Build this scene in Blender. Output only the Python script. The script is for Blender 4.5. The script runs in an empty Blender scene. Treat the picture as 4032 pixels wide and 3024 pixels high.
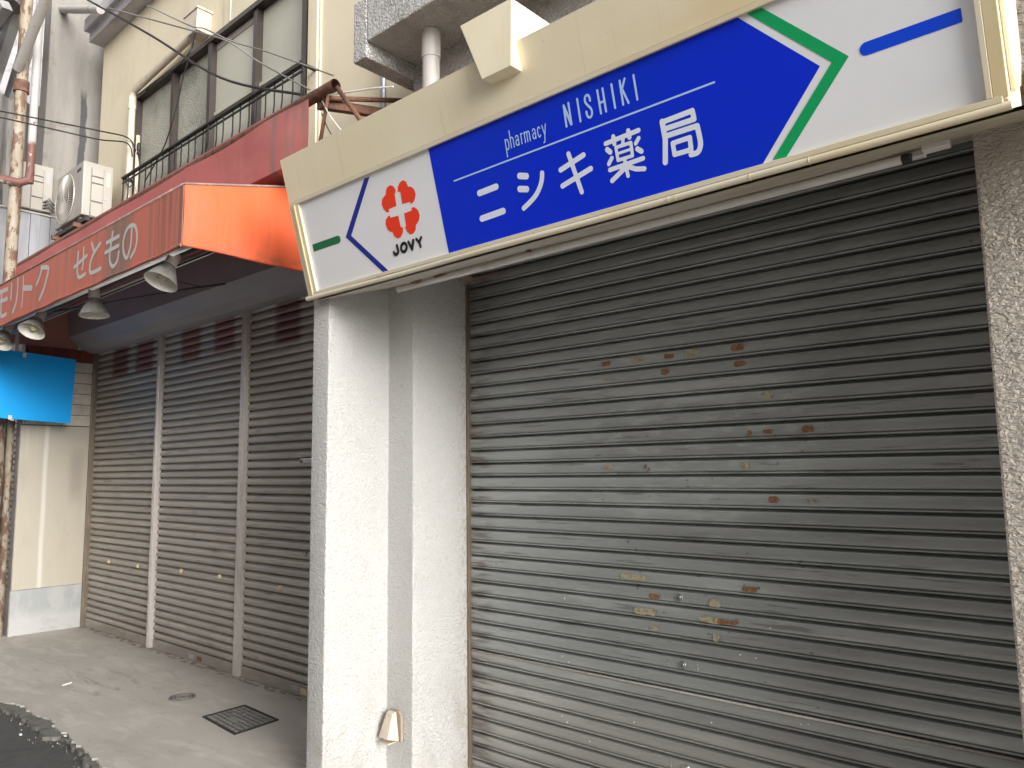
import bpy, bmesh, math, random
import numpy as np
from mathutils import Vector, Matrix

random.seed(7)
rng = np.random.default_rng(7)
scene = bpy.context.scene
col = scene.collection
R_ = math.radians

# ---------------------------------------------------------------- camera
cam_d = bpy.data.cameras.new('camera')
cam_d.sensor_width = 36.0
cam_d.lens = 27.035
cam_d.clip_start = 0.05
cam_d.clip_end = 2000.0
cam = bpy.data.objects.new('camera', cam_d)
col.objects.link(cam)
CR = [[0.745646, 0.084693, 0.660938], [0.666231, -0.076564, -0.741805], [-0.012221, 0.993461, -0.113515]]
cam.matrix_world = Matrix(((CR[0][0], CR[0][1], CR[0][2], 0.0), (CR[1][0], CR[1][1], CR[1][2], 0.0),
                           (CR[2][0], CR[2][1], CR[2][2], 1.55), (0, 0, 0, 1)))
scene.camera = cam

# ---------------------------------------------------------------- world, sun, exposure
SUN_DIR = Vector((0.93, -0.20, 0.27)).normalized()      # towards the light: open end of the street
elev = math.asin(SUN_DIR.z)
world = bpy.data.worlds.new('World'); scene.world = world; world.use_nodes = True
wn = world.node_tree.nodes; wl = world.node_tree.links
for n in list(wn): wn.remove(n)
sky = wn.new('ShaderNodeTexSky'); sky.sky_type = 'NISHITA'; sky.sun_disc = False
sky.sun_elevation = elev; sky.sun_rotation = math.atan2(SUN_DIR.x, SUN_DIR.y)
sky.dust_density = 4.0; sky.air_density = 1.0; sky.ozone_density = 1.0
hs = wn.new('ShaderNodeHueSaturation'); hs.inputs['Saturation'].default_value = 0.12
bg = wn.new('ShaderNodeBackground'); bg.inputs['Strength'].default_value = 0.15
wo = wn.new('ShaderNodeOutputWorld')
wl.new(sky.outputs[0], hs.inputs['Color']); wl.new(hs.outputs[0], bg.inputs['Color']); wl.new(bg.outputs[0], wo.inputs[0])
sun_d = bpy.data.lights.new('sun', 'SUN'); sun_d.energy = 1.05; sun_d.angle = R_(38); sun_d.color = (1.0, 0.985, 0.965)
sun = bpy.data.objects.new('sun', sun_d); col.objects.link(sun)
sun.rotation_euler = SUN_DIR.to_track_quat('Z', 'Y').to_euler(); sun.location = (6, -3, 8)
vs = scene.view_settings
vs.view_transform = 'Standard'; vs.look = 'None'; vs.exposure = 1.05; vs.gamma = 1.0; vs.use_curve_mapping = False

# ---------------------------------------------------------------- materials
MATS = {}
def mat(name, base, rough=0.6, metal=0.0, layers=(), bumps=(), spec=0.5, coat=0.0, rnd=0.0, trans=0.0):
    m = bpy.data.materials.new(name); m.use_nodes = True
    nt = m.node_tree; N = nt.nodes; L = nt.links
    b = N['Principled BSDF']
    b.inputs['Roughness'].default_value = rough; b.inputs['Metallic'].default_value = metal
    b.inputs['Specular IOR Level'].default_value = spec
    b.inputs['Coat Weight'].default_value = coat; b.inputs['Coat Roughness'].default_value = 0.04
    b.inputs['Transmission Weight'].default_value = trans
    geo = N.new('ShaderNodeNewGeometry')
    rgb = N.new('ShaderNodeRGB'); rgb.outputs[0].default_value = (*base, 1)
    cur = rgb.outputs[0]
    def noise(scale, detail=4, rough_=0.6, dist=0.0, kind='n', off=(0, 0, 0)):
        v = N.new('ShaderNodeVectorMath'); v.operation = 'MULTIPLY_ADD'
        L.new(geo.outputs['Position'], v.inputs[0]); v.inputs[1].default_value = scale; v.inputs[2].default_value = off
        if kind == 'v':
            t = N.new('ShaderNodeTexVoronoi'); t.inputs['Scale'].default_value = 1.0
            L.new(v.outputs[0], t.inputs['Vector']); return t.outputs['Distance']
        t = N.new('ShaderNodeTexNoise'); t.inputs['Scale'].default_value = 1.0
        t.inputs['Detail'].default_value = detail; t.inputs['Roughness'].default_value = rough_
        t.inputs['Distortion'].default_value = dist
        L.new(v.outputs[0], t.inputs['Vector']); return t.outputs['Fac']
    def maprange(src, lo, hi, a=0.0, c=1.0, smooth=True):
        mr = N.new('ShaderNodeMapRange'); mr.interpolation_type = 'SMOOTHSTEP' if smooth else 'LINEAR'
        L.new(src, mr.inputs['Value']); mr.inputs['From Min'].default_value = lo; mr.inputs['From Max'].default_value = hi
        mr.inputs['To Min'].default_value = a; mr.inputs['To Max'].default_value = c
        return mr.outputs[0]
    def mul(a, c):
        x = N.new('ShaderNodeMath'); x.operation = 'MULTIPLY'; L.new(a, x.inputs[0])
        if isinstance(c, (int, float)): x.inputs[1].default_value = c
        else: L.new(c, x.inputs[1])
        return x.outputs[0]
    sep = None
    for ly in layers:
        fac = None
        if 'scale' in ly:
            fac = maprange(noise(ly['scale'], ly.get('detail', 4), ly.get('nr', 0.6), ly.get('dist', 0.0), ly.get('kind', 'n'), ly.get('off', (0, 0, 0))), ly['lo'], ly['hi'])
        if 'rng' in ly:                       # a stain with its own extent: axis, lo, lo2, hi2, hi
            if sep is None:
                sep = N.new('ShaderNodeSeparateXYZ'); L.new(geo.outputs['Position'], sep.inputs[0])
            for ax, a0, a1, b1, b0 in ly['rng']:
                s_ = sep.outputs['XYZ'.index(ax)]
                if 'wob' in ly:
                    w_ = noise(ly['wob'][0], 3); ad = N.new('ShaderNodeMath'); ad.operation = 'MULTIPLY_ADD'
                    L.new(w_, ad.inputs[0]); ad.inputs[1].default_value = ly['wob'][1]; L.new(s_, ad.inputs[2]); s_ = ad.outputs[0]
                f1 = maprange(s_, a0, a1); f2 = maprange(s_, b1, b0, 1.0, 0.0)
                f3 = mul(f1, f2); fac = f3 if fac is None else mul(fac, f3)
        fac = mul(fac, ly.get('fac', 1.0))
        mx = N.new('ShaderNodeMix'); mx.data_type = 'RGBA'
        L.new(fac, mx.inputs[0]); L.new(cur, mx.inputs[6]); mx.inputs[7].default_value = (*ly['col'], 1)
        cur = mx.outputs[2]
    if rnd:
        oi = N.new('ShaderNodeObjectInfo')
        val = maprange(oi.outputs['Random'], 0, 1, 1 - rnd, 1 + rnd, False)
        h = N.new('ShaderNodeHueSaturation'); L.new(val, h.inputs['Value']); L.new(cur, h.inputs['Color']); cur = h.outputs[0]
    L.new(cur, b.inputs['Base Color'])
    last = None
    for bp in bumps:
        h = noise(bp['scale'], bp.get('detail', 3), bp.get('nr', 0.55), bp.get('dist', 0.0), bp.get('kind', 'n'))
        if 'lo' in bp: h = maprange(h, bp['lo'], bp['hi'])
        bn = N.new('ShaderNodeBump'); bn.inputs['Strength'].default_value = bp.get('s', 0.4); bn.inputs['Distance'].default_value = bp.get('d', 0.01)
        L.new(h, bn.inputs['Height'])
        if last is not None: L.new(last, bn.inputs['Normal'])
        last = bn.outputs[0]
    if last is not None: L.new(last, b.inputs['Normal'])
    MATS[name] = m
    return m

def iso(s): return (s, s, s)
mat('stucco', (0.62, 0.61, 0.59), 0.5, layers=[
        dict(scale=iso(1.1), col=(0.55, 0.54, 0.52), lo=.45, hi=.75, fac=.6),
        dict(scale=iso(48), col=(0.42, 0.41, 0.395), lo=.56, hi=.72, fac=.5, dist=.8),
        dict(scale=(9, 9, 1.2), col=(0.45, 0.41, 0.37), lo=.62, hi=.82, fac=.4),
        dict(rng=[('Z', -.3, -.2, .15, .55)], scale=(6, 6, 3), lo=.45, hi=.7, col=(0.40, 0.36, 0.32), fac=.5),
        dict(rng=[('X', -3.21, -3.195, 9, 9.1), ('Y', 3.05, 3.19, 9, 9.1)], scale=(60, 60, 40), lo=.45, hi=.65, col=(0.36, 0.27, 0.20), fac=.6)],
    bumps=[dict(scale=iso(74), s=.9, d=.020, dist=.8, detail=3), dict(scale=iso(170), s=.5, d=.005), dict(scale=iso(6), s=.2, d=.02)])
mat('stucco_grey', (0.54, 0.485, 0.42), 0.75, layers=[
        dict(scale=iso(6), col=(0.36, 0.32, 0.27), lo=.45, hi=.7, fac=.7),
        dict(scale=(30, 30, 60), col=(0.16, 0.14, 0.13), lo=.66, hi=.74, fac=.8, dist=1.0)],
    bumps=[dict(scale=(40, 40, 75), s=.9, d=.03, dist=.7, detail=4), dict(scale=iso(140), s=.4, d=.006)])
mat('slab_stucco', (0.60, 0.58, 0.555), 0.55, layers=[
        dict(scale=iso(5), col=(0.38, 0.36, 0.34), lo=.45, hi=.7, fac=.6),
        dict(scale=iso(40), col=(0.30, 0.28, 0.27), lo=.58, hi=.75, fac=.5, dist=1.0)],
    bumps=[dict(scale=iso(55), s=1.0, d=.04, dist=.8, detail=3)])
mat('shutter_paint', (0.32, 0.335, 0.325), 0.36, 0.25, layers=[
        dict(scale=(1.3, 1, 9), col=(0.43, 0.445, 0.43), lo=.48, hi=.66, fac=.7),
        dict(scale=(0.9, 1, 4), col=(0.25, 0.255, 0.245), lo=.45, hi=.65, fac=.7, off=(3, 1, 7)),
        dict(scale=(2.6, 1, 42), col=(0.13, 0.125, 0.115), lo=.60, hi=.68, fac=.65, detail=6, off=(9, 0, 4)),
        dict(scale=(9, 1, 55), col=(0.44, 0.45, 0.42), lo=.62, hi=.72, fac=.35, detail=5),
        dict(scale=(22, 1, 34), col=(0.08, 0.07, 0.06), lo=.715, hi=.75, fac=.85, off=(2, 0, 5)),
        dict(rng=[('Z', -1, -.9, .30, .65)], scale=(1.2, 1, 2), lo=.1, hi=.6, col=(0.36, 0.335, 0.31), fac=.5),
        dict(rng=[('X', -3.3, -3.2, -3.10, -2.95)], scale=(4, 1, 40), lo=.42, hi=.65, col=(0.11, 0.085, 0.07), fac=.75),
        dict(rng=[('X', -2.45, -2.2, -1.3, -1.05), ('Z', 1.2, 1.35, 1.95, 2.05)], scale=(8, 1, 26), lo=.52, hi=.60, col=(0.44, 0.46, 0.43), fac=.4),
        dict(rng=[('X', -2.3, -2.1, -1.2, -1.0), ('Z', .75, .8, 1.7, 1.9)], scale=(24, 1, 34), lo=.66, hi=.70, col=(0.10, 0.09, 0.08), fac=.8)],
    bumps=[dict(scale=(3, 1, 30), s=.15, d=.004), dict(scale=(1.1, 1, 1.4), s=.25, d=.03)], rnd=.06)
mat('old_shutter_paint', (0.42, 0.385, 0.345), 0.45, 0.15, layers=[
        dict(scale=(2.0, 1, 10), col=(0.47, 0.435, 0.39), lo=.45, hi=.7, fac=.6),
        dict(scale=(3, 1, 45), col=(0.13, 0.105, 0.085), lo=.56, hi=.72, fac=.6, detail=5),
        dict(scale=(26, 1, 40), col=(0.07, 0.05, 0.04), lo=.74, hi=.77, fac=.8),
        dict(rng=[('Z', -1, -.9, .1, .4)], scale=(2, 1, 5), lo=.3, hi=.6, col=(0.24, 0.195, 0.155), fac=.5)] +
        [dict(rng=[('X', a - .05, a + .03, b_ - .03, b_ + .06), ('Z', c - .03, c + .03, 3.2, 3.3)], scale=(6, 1, 20), lo=.1, hi=.4, col=cc, fac=.85)
         for a, b_, c, cc in [(-8.46, -8.10, 2.58, (0.17, 0.06, 0.05)), (-7.88, -7.51, 2.57, (0.22, 0.05, 0.04)),
                              (-6.90, -6.56, 2.58, (0.24, 0.08, 0.04)), (-6.28, -5.96, 2.60, (0.21, 0.055, 0.04)), (-5.30, -4.98, 2.55, (0.15, 0.05, 0.045))]],
    bumps=[dict(scale=(3, 1, 30), s=.12, d=.004)], rnd=.09)
mat('rail_metal', (0.33, 0.30, 0.26), 0.5, 0.2, layers=[dict(scale=(9, 9, 3), col=(0.16, 0.12, 0.09), lo=.5, hi=.7, fac=.7)])
mat('aluminium', (0.60, 0.56, 0.52), 0.38, 0.3, layers=[dict(scale=(40, 40, 3), col=(0.30, 0.26, 0.22), lo=.5, hi=.7, fac=.5)])
mat('brown_aluminium', (0.20, 0.16, 0.12), 0.4, 0.4, layers=[dict(scale=(30, 30, 4), col=(0.35, 0.29, 0.22), lo=.5, hi=.7, fac=.6)])
mat('sign_blue', (0.0, 0.026, 0.68), 0.4, spec=.2, coat=.3, layers=[dict(scale=(2, 3, 3), col=(0.0, 0.03, 0.62), lo=.4, hi=.7)])
mat('sign_bar_blue', (0.0, 0.065, 0.78), 0.35, spec=.35, coat=.5)
mat('sign_chevron_blue', (0.004, 0.022, 0.30), 0.35, spec=.35, coat=.5)
mat('sign_green', (0.002, 0.38, 0.12), 0.35, spec=.35, coat=.5)
mat('sign_dark_green', (0.002, 0.17, 0.065), 0.35, spec=.35, coat=.5)
mat('sign_white', (0.86, 0.86, 0.875), 0.35, spec=.35, coat=.6, layers=[dict(scale=(1.2, 3, 3), col=(0.80, 0.80, 0.81), lo=.4, hi=.7, fac=.6)])
mat('letter_white', (0.80, 0.85, 0.95), 0.35, spec=.35, coat=.5)
mat('letter_blue', (0.47, 0.66, 0.98), 0.35, spec=.35, coat=.5)
mat('letter_black', (0.012, 0.013, 0.016), 0.35, spec=.35, coat=.5)
mat('clover_red', (0.95, 0.05, 0.012), 0.35, spec=.35, coat=.5)
mat('cream_enamel', (0.82, 0.72, 0.51), 0.38, layers=[
        dict(scale=iso(2.2), col=(0.86, 0.78, 0.60), lo=.4, hi=.7, fac=.7),
        dict(scale=(1.2, 4, 6), col=(0.72, 0.56, 0.30), lo=.55, hi=.8, fac=.5),
        dict(rng=[('X', -1.7, -0.9, 3, 4), ('Z', 2.9, 2.98, 3.02, 3.12)], scale=(2.5, 2, 4), lo=.3, hi=.6, col=(0.72, 0.52, 0.25), fac=.5),
        dict(scale=(34, 4, .9), col=(0.62, 0.50, 0.32), lo=.60, hi=.78, fac=.45),
        dict(scale=iso(55), col=(0.42, 0.33, 0.20), lo=.70, hi=.76, fac=.6)], bumps=[dict(scale=iso(7), s=.12, d=.01)])
mat('cream_trim', (0.74, 0.67, 0.52), 0.33, layers=[
        dict(scale=(3, 3, 3), col=(0.70, 0.58, 0.36), lo=.42, hi=.7, fac=.7),
        dict(scale=(18, 60, 60), col=(0.40, 0.30, 0.18), lo=.66, hi=.78, fac=.6)])
mat('gold_trim', (0.66, 0.53, 0.28), 0.35, layers=[dict(scale=iso(4), col=(0.70, 0.60, 0.40), lo=.4, hi=.7, fac=.7), dict(scale=iso(40), col=(0.35, 0.26, 0.14), lo=.68, hi=.78, fac=.5)])
mat('soffit_board', (0.60, 0.55, 0.50), 0.6, layers=[
        dict(scale=(1.5, 14, 14), col=(0.42, 0.37, 0.29), lo=.45, hi=.7, fac=.8),
        dict(rng=[('X', -1.7, -0.7, 3, 4)], scale=(1.1, 60, 60), lo=.25, hi=.6, col=(0.36, 0.31, 0.20), fac=.8, detail=5),
        dict(scale=(4, 16, 16), col=(0.22, 0.12, 0.06), lo=.70, hi=.74, fac=.9)], bumps=[dict(scale=(1.2, 24, 24), s=.4, d=.01)])
mat('peeled_ply', (0.16, 0.075, 0.035), 0.8, layers=[dict(scale=(4, 30, 30), col=(0.30, 0.18, 0.09), lo=.5, hi=.65)])
mat('yellow_ply', (0.62, 0.53, 0.33), 0.7, layers=[dict(scale=(4, 30, 30), col=(0.45, 0.36, 0.2), lo=.5, hi=.65)])
mat('tube_white', (0.74, 0.71, 0.69), 0.25, layers=[dict(scale=iso(3), col=(0.6, 0.56, 0.54), lo=.5, hi=.7)])
mat('dark_metal', (0.03, 0.03, 0.032), 0.5, 0.3)
mat('tape_residue', (0.20, 0.085, 0.04), 0.7, layers=[dict(scale=iso(60), col=(0.30, 0.17, 0.08), lo=.5, hi=.62), dict(scale=iso(90), col=(0.12, 0.06, 0.03), lo=.6, hi=.68)])
mat('pale_residue', (0.38, 0.34, 0.25), 0.7, layers=[dict(scale=iso(70), col=(0.25, 0.19, 0.09), lo=.48, hi=.6), dict(scale=iso(120), col=(0.10, 0.09, 0.08), lo=.62, hi=.68)])
mat('steel', (0.55, 0.55, 0.54), 0.25, 0.9, layers=[dict(scale=iso(60), col=(0.3, 0.28, 0.25), lo=.55, hi=.7)])
mat('white_speck', (0.8, 0.8, 0.78), 0.6)
mat('hood_beige', (0.62, 0.53, 0.43), 0.38, layers=[dict(scale=iso(14), col=(0.52, 0.43, 0.35), lo=.45, hi=.7)])
mat('hood_dirt', (0.34, 0.27, 0.21), 0.7)
mat('orange_canvas', (0.78, 0.13, 0.040), 0.75, layers=[
        dict(scale=(3, 3, 2), col=(0.68, 0.145, 0.07), lo=.45, hi=.7, fac=.7),
        dict(scale=(1, 14, .8), col=(0.60, 0.11, 0.05), lo=.56, hi=.72, fac=.6),
        dict(rng=[('Z', 2.7, 2.75, 2.84, 2.90)], scale=iso(9), lo=.4, hi=.6, col=(0.42, 0.11, 0.06), fac=.7),
        dict(rng=[('Y', 1.8, 1.85, 1.90, 1.96)], scale=iso(12), lo=.4, hi=.6, col=(0.48, 0.14, 0.08), fac=.6),
        dict(scale=iso(60), col=(0.50, 0.16, 0.10), lo=.66, hi=.74, fac=.5)],
    bumps=[dict(scale=iso(420), s=.3, d=.0012), dict(scale=(2, 7, 2.5), s=.5, d=.03)])
mat('maroon_canvas', (0.44, 0.125, 0.115), 0.75, layers=[
        dict(scale=(1.2, 1, 3), col=(0.50, 0.165, 0.15), lo=.45, hi=.7, fac=.7),
        dict(scale=(16, 1, 1.3), col=(0.22, 0.12, 0.11), lo=.62, hi=.8, fac=.6),
        dict(rng=[('X', -4.25, -4.05, -3.72, -3.68)], scale=(9, 1, 1.2), lo=.5, hi=.66, col=(0.24, 0.18, 0.16), fac=.75)], bumps=[dict(scale=iso(420), s=.25, d=.001), dict(scale=(3, 1, 1.5), s=.4, d=.04)])
mat('pink_canvas', (0.50, 0.24, 0.18), 0.8, layers=[dict(scale=(3, 6, 2), col=(0.42, 0.20, 0.16), lo=.45, hi=.7)])
mat('street_paving', (0.27, 0.265, 0.26), 0.85, layers=[dict(scale=iso(2), col=(0.23, 0.225, 0.22), lo=.45, hi=.7)])
mat('valance_canvas', (0.54, 0.15, 0.10), 0.75, layers=[
        dict(scale=(1.6, 1, .8), col=(0.58, 0.18, 0.12), lo=.45, hi=.7, fac=.7),
        dict(scale=(11, 1, .45), col=(0.28, 0.15, 0.12), lo=.52, hi=.72, fac=.75, detail=5),
        dict(scale=(60, 1, .9), col=(0.58, 0.35, 0.29), lo=.68, hi=.76, fac=.5),
        dict(rng=[('X', -5.20, -5.10, -4.85, -4.72)], scale=(12, 1, .6), lo=.25, hi=.6, col=(0.19, 0.145, 0.115), fac=.85),
        dict(rng=[('X', -4.55, -4.45, -4.1, -4.0)], scale=(22, 1, .6), lo=.4, hi=.62, col=(0.20, 0.10, 0.075), fac=.75)], bumps=[dict(scale=iso(420), s=.25, d=.001), dict(scale=(5, 1, 1), s=.2, d=.02)])
mat('faded_letter', (0.52, 0.50, 0.48), 0.75, layers=[dict(scale=(30, 1, 8), col=(0.42, 0.28, 0.25), lo=.58, hi=.75, fac=.55), dict(scale=iso(90), col=(0.42, 0.30, 0.27), lo=.58, hi=.7, fac=.4)])
mat('hem', (0.26, 0.17, 0.15), 0.8, layers=[dict(scale=iso(20), col=(0.36, 0.24, 0.2), lo=.45, hi=.65)])
mat('box_grey', (0.31, 0.295, 0.31), 0.55, layers=[dict(scale=(1.2, 4, 4), col=(0.36, 0.34, 0.35), lo=.45, hi=.7)])
mat('cream_wall', (0.72, 0.64, 0.475), 0.8, layers=[
        dict(scale=iso(1.3), col=(0.64, 0.56, 0.41), lo=.45, hi=.7, fac=.7),
        dict(scale=(9, 9, .8), col=(0.50, 0.42, 0.30), lo=.58, hi=.76, fac=.55),
        dict(scale=(2, 2, 9), col=(0.65, 0.60, 0.48), lo=.6, hi=.75, fac=.4)], bumps=[dict(scale=iso(70), s=.25, d=.006), dict(scale=iso(5), s=.1, d=.02)])
mat('plaster_wall', (0.50, 0.455, 0.37), 0.75, layers=[
        dict(scale=(14, 14, .7), col=(0.60, 0.56, 0.48), lo=.55, hi=.72, fac=.7),
        dict(scale=(4, 4, 1.6), col=(0.42, 0.37, 0.29), lo=.5, hi=.72, fac=.6),
        dict(rng=[('Y', 2.72, 2.745, 2.76, 2.785)], scale=(1, 1, 1.5), lo=.15, hi=.45, col=(0.68, 0.65, 0.58), fac=.85, wob=((3, 3, 2.5), .02)),
        dict(rng=[('Y', 2.93, 3.02, 3.06, 3.16), ('Z', 1.2, 1.45, 1.7, 1.95)], col=(0.33, 0.29, 0.24), fac=.6)], bumps=[dict(scale=iso(60), s=.3, d=.006), dict(scale=iso(6), s=.2, d=.02)])
mat('plinth_paint', (0.37, 0.385, 0.38), 0.7, layers=[
        dict(scale=(7, 7, 3), col=(0.47, 0.47, 0.455), lo=.45, hi=.65, fac=.8),
        dict(rng=[('Z', -.1, -.05, .12, .25)], scale=(5, 5, 6), lo=.25, hi=.5, col=(0.52, 0.51, 0.50), fac=.8),
        dict(scale=iso(22), col=(0.34, 0.27, 0.22), lo=.70, hi=.76, fac=.7)], bumps=[dict(scale=iso(8), s=.6, d=.03), dict(scale=iso(50), s=.25, d=.005)])
mat('wall_edge', (0.30, 0.265, 0.25), 0.8, layers=[dict(scale=iso(6), col=(0.38, 0.34, 0.31), lo=.45, hi=.7)], bumps=[dict(scale=iso(60), s=.3, d=.006)])
mat('tile_cream', (0.62, 0.57, 0.48), 0.55, layers=[dict(scale=iso(8), col=(0.48, 0.43, 0.35), lo=.45, hi=.7)], bumps=[dict(scale=iso(50), s=.2, d=.004)], rnd=.05)
mat('joint_dark', (0.11, 0.085, 0.07), 0.9)
mat('red_brick', (0.22, 0.045, 0.028), 0.7, layers=[dict(scale=iso(20), col=(0.13, 0.03, 0.022), lo=.45, hi=.7), dict(scale=iso(40), col=(0.33, 0.10, 0.06), lo=.62, hi=.75)], rnd=.12)
mat('board_blue', (0.0, 0.40, 1.0), 0.4, spec=.4, layers=[dict(scale=iso(1.5), col=(0.0, 0.41, 0.97), lo=.4, hi=.7)])
mat('concrete', (0.51, 0.475, 0.42), 0.75, layers=[
        dict(scale=(1.1, .9, 1), col=(0.42, 0.39, 0.345), lo=.42, hi=.7, fac=.8),
        dict(scale=(2.4, 7, 1), col=(0.60, 0.56, 0.49), lo=.48, hi=.66, fac=.7, detail=6, dist=.6),
        dict(scale=(2.2, 8, 1), col=(0.33, 0.295, 0.255), lo=.52, hi=.74, fac=.5, detail=7, dist=1.0),
        dict(scale=(9, 26, 1), col=(0.27, 0.235, 0.20), lo=.62, hi=.74, fac=.4, detail=5, dist=.4),
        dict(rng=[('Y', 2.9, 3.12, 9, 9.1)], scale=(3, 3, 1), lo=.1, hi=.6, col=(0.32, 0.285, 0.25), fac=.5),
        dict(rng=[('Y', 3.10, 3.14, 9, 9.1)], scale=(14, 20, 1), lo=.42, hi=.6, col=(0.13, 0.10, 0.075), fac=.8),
        dict(rng=[('Y', 2.1, 2.3, 2.5, 2.8), ('X', -7.2, -6.5, -6.0, -5.6)], scale=(3, 12, 1), lo=.52, hi=.64, col=(0.24, 0.225, 0.205), fac=.6),
        dict(scale=iso(26), col=(0.14, 0.12, 0.10), lo=.735, hi=.77, fac=.6)],
    bumps=[dict(scale=iso(30), s=.3, d=.005), dict(scale=(4, 9, 1), s=.3, d=.012), dict(scale=iso(150), s=.2, d=.002)])
mat('asphalt', (0.085, 0.083, 0.078), 0.85, layers=[
        dict(scale=iso(45), col=(0.13, 0.125, 0.115), lo=.56, hi=.7, fac=.7),
        dict(scale=iso(5), col=(0.065, 0.063, 0.06), lo=.45, hi=.7),
        dict(scale=iso(110), col=(0.26, 0.24, 0.21), lo=.70, hi=.76, fac=.7)],
    bumps=[dict(scale=iso(90), s=.8, d=.01), dict(scale=iso(18), s=.5, d=.015)])
mat('old_mortar', (0.17, 0.165, 0.145), 0.85, layers=[dict(scale=iso(14), col=(0.085, 0.08, 0.07), lo=.45, hi=.7), dict(scale=iso(60), col=(0.24, 0.22, 0.18), lo=.66, hi=.74)], bumps=[dict(scale=iso(60), s=.6, d=.01)])
mat('pale_rubble', (0.27, 0.24, 0.19), 0.9, rnd=.25)
mat('crack_mortar', (0.46, 0.43, 0.37), 0.85)
mat('cast_iron', (0.045, 0.045, 0.05), 0.5, 0.4, layers=[dict(scale=iso(40), col=(0.10, 0.095, 0.09), lo=.5, hi=.7)])
mat('iron_infill', (0.26, 0.245, 0.225), 0.8, layers=[dict(scale=iso(50), col=(0.12, 0.11, 0.10), lo=.5, hi=.7)], rnd=.12)
mat('rust_steel', (0.16, 0.075, 0.045), 0.75, layers=[dict(scale=iso(16), col=(0.085, 0.042, 0.03), lo=.45, hi=.65), dict(scale=iso(40), col=(0.27, 0.13, 0.07), lo=.6, hi=.72)], bumps=[dict(scale=iso(60), s=.3, d=.004)])
mat('rust_pole', (0.29, 0.245, 0.175), 0.65, layers=[
        dict(scale=(9, 9, 4), col=(0.34, 0.30, 0.245), lo=.45, hi=.65),
        dict(scale=(16, 16, 6), col=(0.13, 0.062, 0.038), lo=.49, hi=.56, fac=.9, detail=6),
        dict(scale=(30, 30, 22), col=(0.09, 0.04, 0.025), lo=.62, hi=.67, fac=.9)], bumps=[dict(scale=iso(30), s=.3, d=.006)])
mat('red_lead_pole', (0.40, 0.385, 0.375), 0.6, layers=[
        dict(rng=[('Z', 3, 3.1, 5.15, 5.25)], scale=(12, 12, 7), lo=.36, hi=.42, col=(0.15, 0.055, 0.04), fac=.95, wob=((6, 6, 6), .3)),
        dict(scale=(14, 14, 8), col=(0.22, 0.06, 0.04), lo=.66, hi=.70)])
mat('white_paint_pipe', (0.40, 0.385, 0.355), 0.55, layers=[dict(scale=(6, 6, 6), col=(0.28, 0.24, 0.19), lo=.52, hi=.7), dict(scale=iso(30), col=(0.2, 0.1, 0.06), lo=.68, hi=.72)])
mat('pvc_cream', (0.60, 0.53, 0.42), 0.4, layers=[dict(scale=(5, 5, 5), col=(0.52, 0.44, 0.34), lo=.5, hi=.7)])
mat('pvc_grey', (0.55, 0.52, 0.49), 0.45, layers=[dict(scale=(20, 20, 3), col=(0.38, 0.33, 0.30), lo=.5, hi=.72, fac=.8)], bumps=[dict(scale=(30, 30, 6), s=.15, d=.004)])
mat('conduit_grey', (0.30, 0.31, 0.33), 0.4, 0.5)
mat('window_frame', (0.05, 0.038, 0.033), 0.4, 0.3, layers=[dict(scale=iso(9), col=(0.065, 0.05, 0.042), lo=.5, hi=.7)])
mat('frosted_glass', (0.42, 0.415, 0.34), 0.14, spec=.9, layers=[dict(scale=(1.2, 1, 1.2), col=(0.25, 0.245, 0.205), lo=.45, hi=.7)], bumps=[dict(scale=iso(70), s=.8, d=.025, detail=1)])
mat('plain_frosted', (0.47, 0.455, 0.375), 0.4, spec=.5, layers=[dict(scale=(1.2, 1, 1.2), col=(0.41, 0.40, 0.32), lo=.45, hi=.7)], bumps=[dict(scale=iso(120), s=.12, d=.004, detail=1)])
mat('rail_black', (0.022, 0.021, 0.022), 0.5, 0.3)
mat('ac_ivory', (0.39, 0.36, 0.315), 0.45, layers=[dict(scale=(4, 4, 2), col=(0.33, 0.305, 0.26), lo=.45, hi=.7)])
mat('ac_dark', (0.17, 0.165, 0.155), 0.6)
mat('ac_wire', (0.48, 0.45, 0.40), 0.4, 0.2)
mat('sticker_grey', (0.38, 0.38, 0.40), 0.5)
mat('badge_dark', (0.05, 0.045, 0.045), 0.5)
mat('cable_black', (0.014, 0.014, 0.016), 0.6)
mat('cable_grey', (0.20, 0.19, 0.18), 0.6)
mat('cable_white', (0.6, 0.58, 0.55), 0.5)
mat('lamp_grey', (0.24, 0.235, 0.215), 0.45, 0.2, layers=[dict(scale=iso(18), col=(0.17, 0.165, 0.15), lo=.45, hi=.7)])
mat('lamp_inner', (0.72, 0.69, 0.62), 0.5)
mat('lamp_socket', (0.62, 0.57, 0.50), 0.5)
mat('bulb_glass', (0.62, 0.55, 0.36), 0.15, spec=.6)
mat('siding_grey', (0.30, 0.305, 0.325), 0.5, layers=[dict(scale=(9, 9, 1), col=(0.24, 0.24, 0.26), lo=.45, hi=.7)], rnd=.05)
mat('old_concrete', (0.235, 0.22, 0.20), 0.85, layers=[
        dict(scale=(6, 6, .8), col=(0.29, 0.27, 0.245), lo=.45, hi=.68, fac=.8),
        dict(scale=iso(5), col=(0.16, 0.14, 0.12), lo=.55, hi=.75, fac=.7),
        dict(rng=[('Y', 3.185, 3.20, 3.26, 3.275), ('Z', 3.0, 4.7, 6.1, 6.3)], col=(0.075, 0.075, 0.08), fac=.95, wob=((4, 4, 3), .09))],
    bumps=[dict(scale=iso(30), s=.5, d=.01), dict(scale=iso(4), s=.4, d=.04)])
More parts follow.
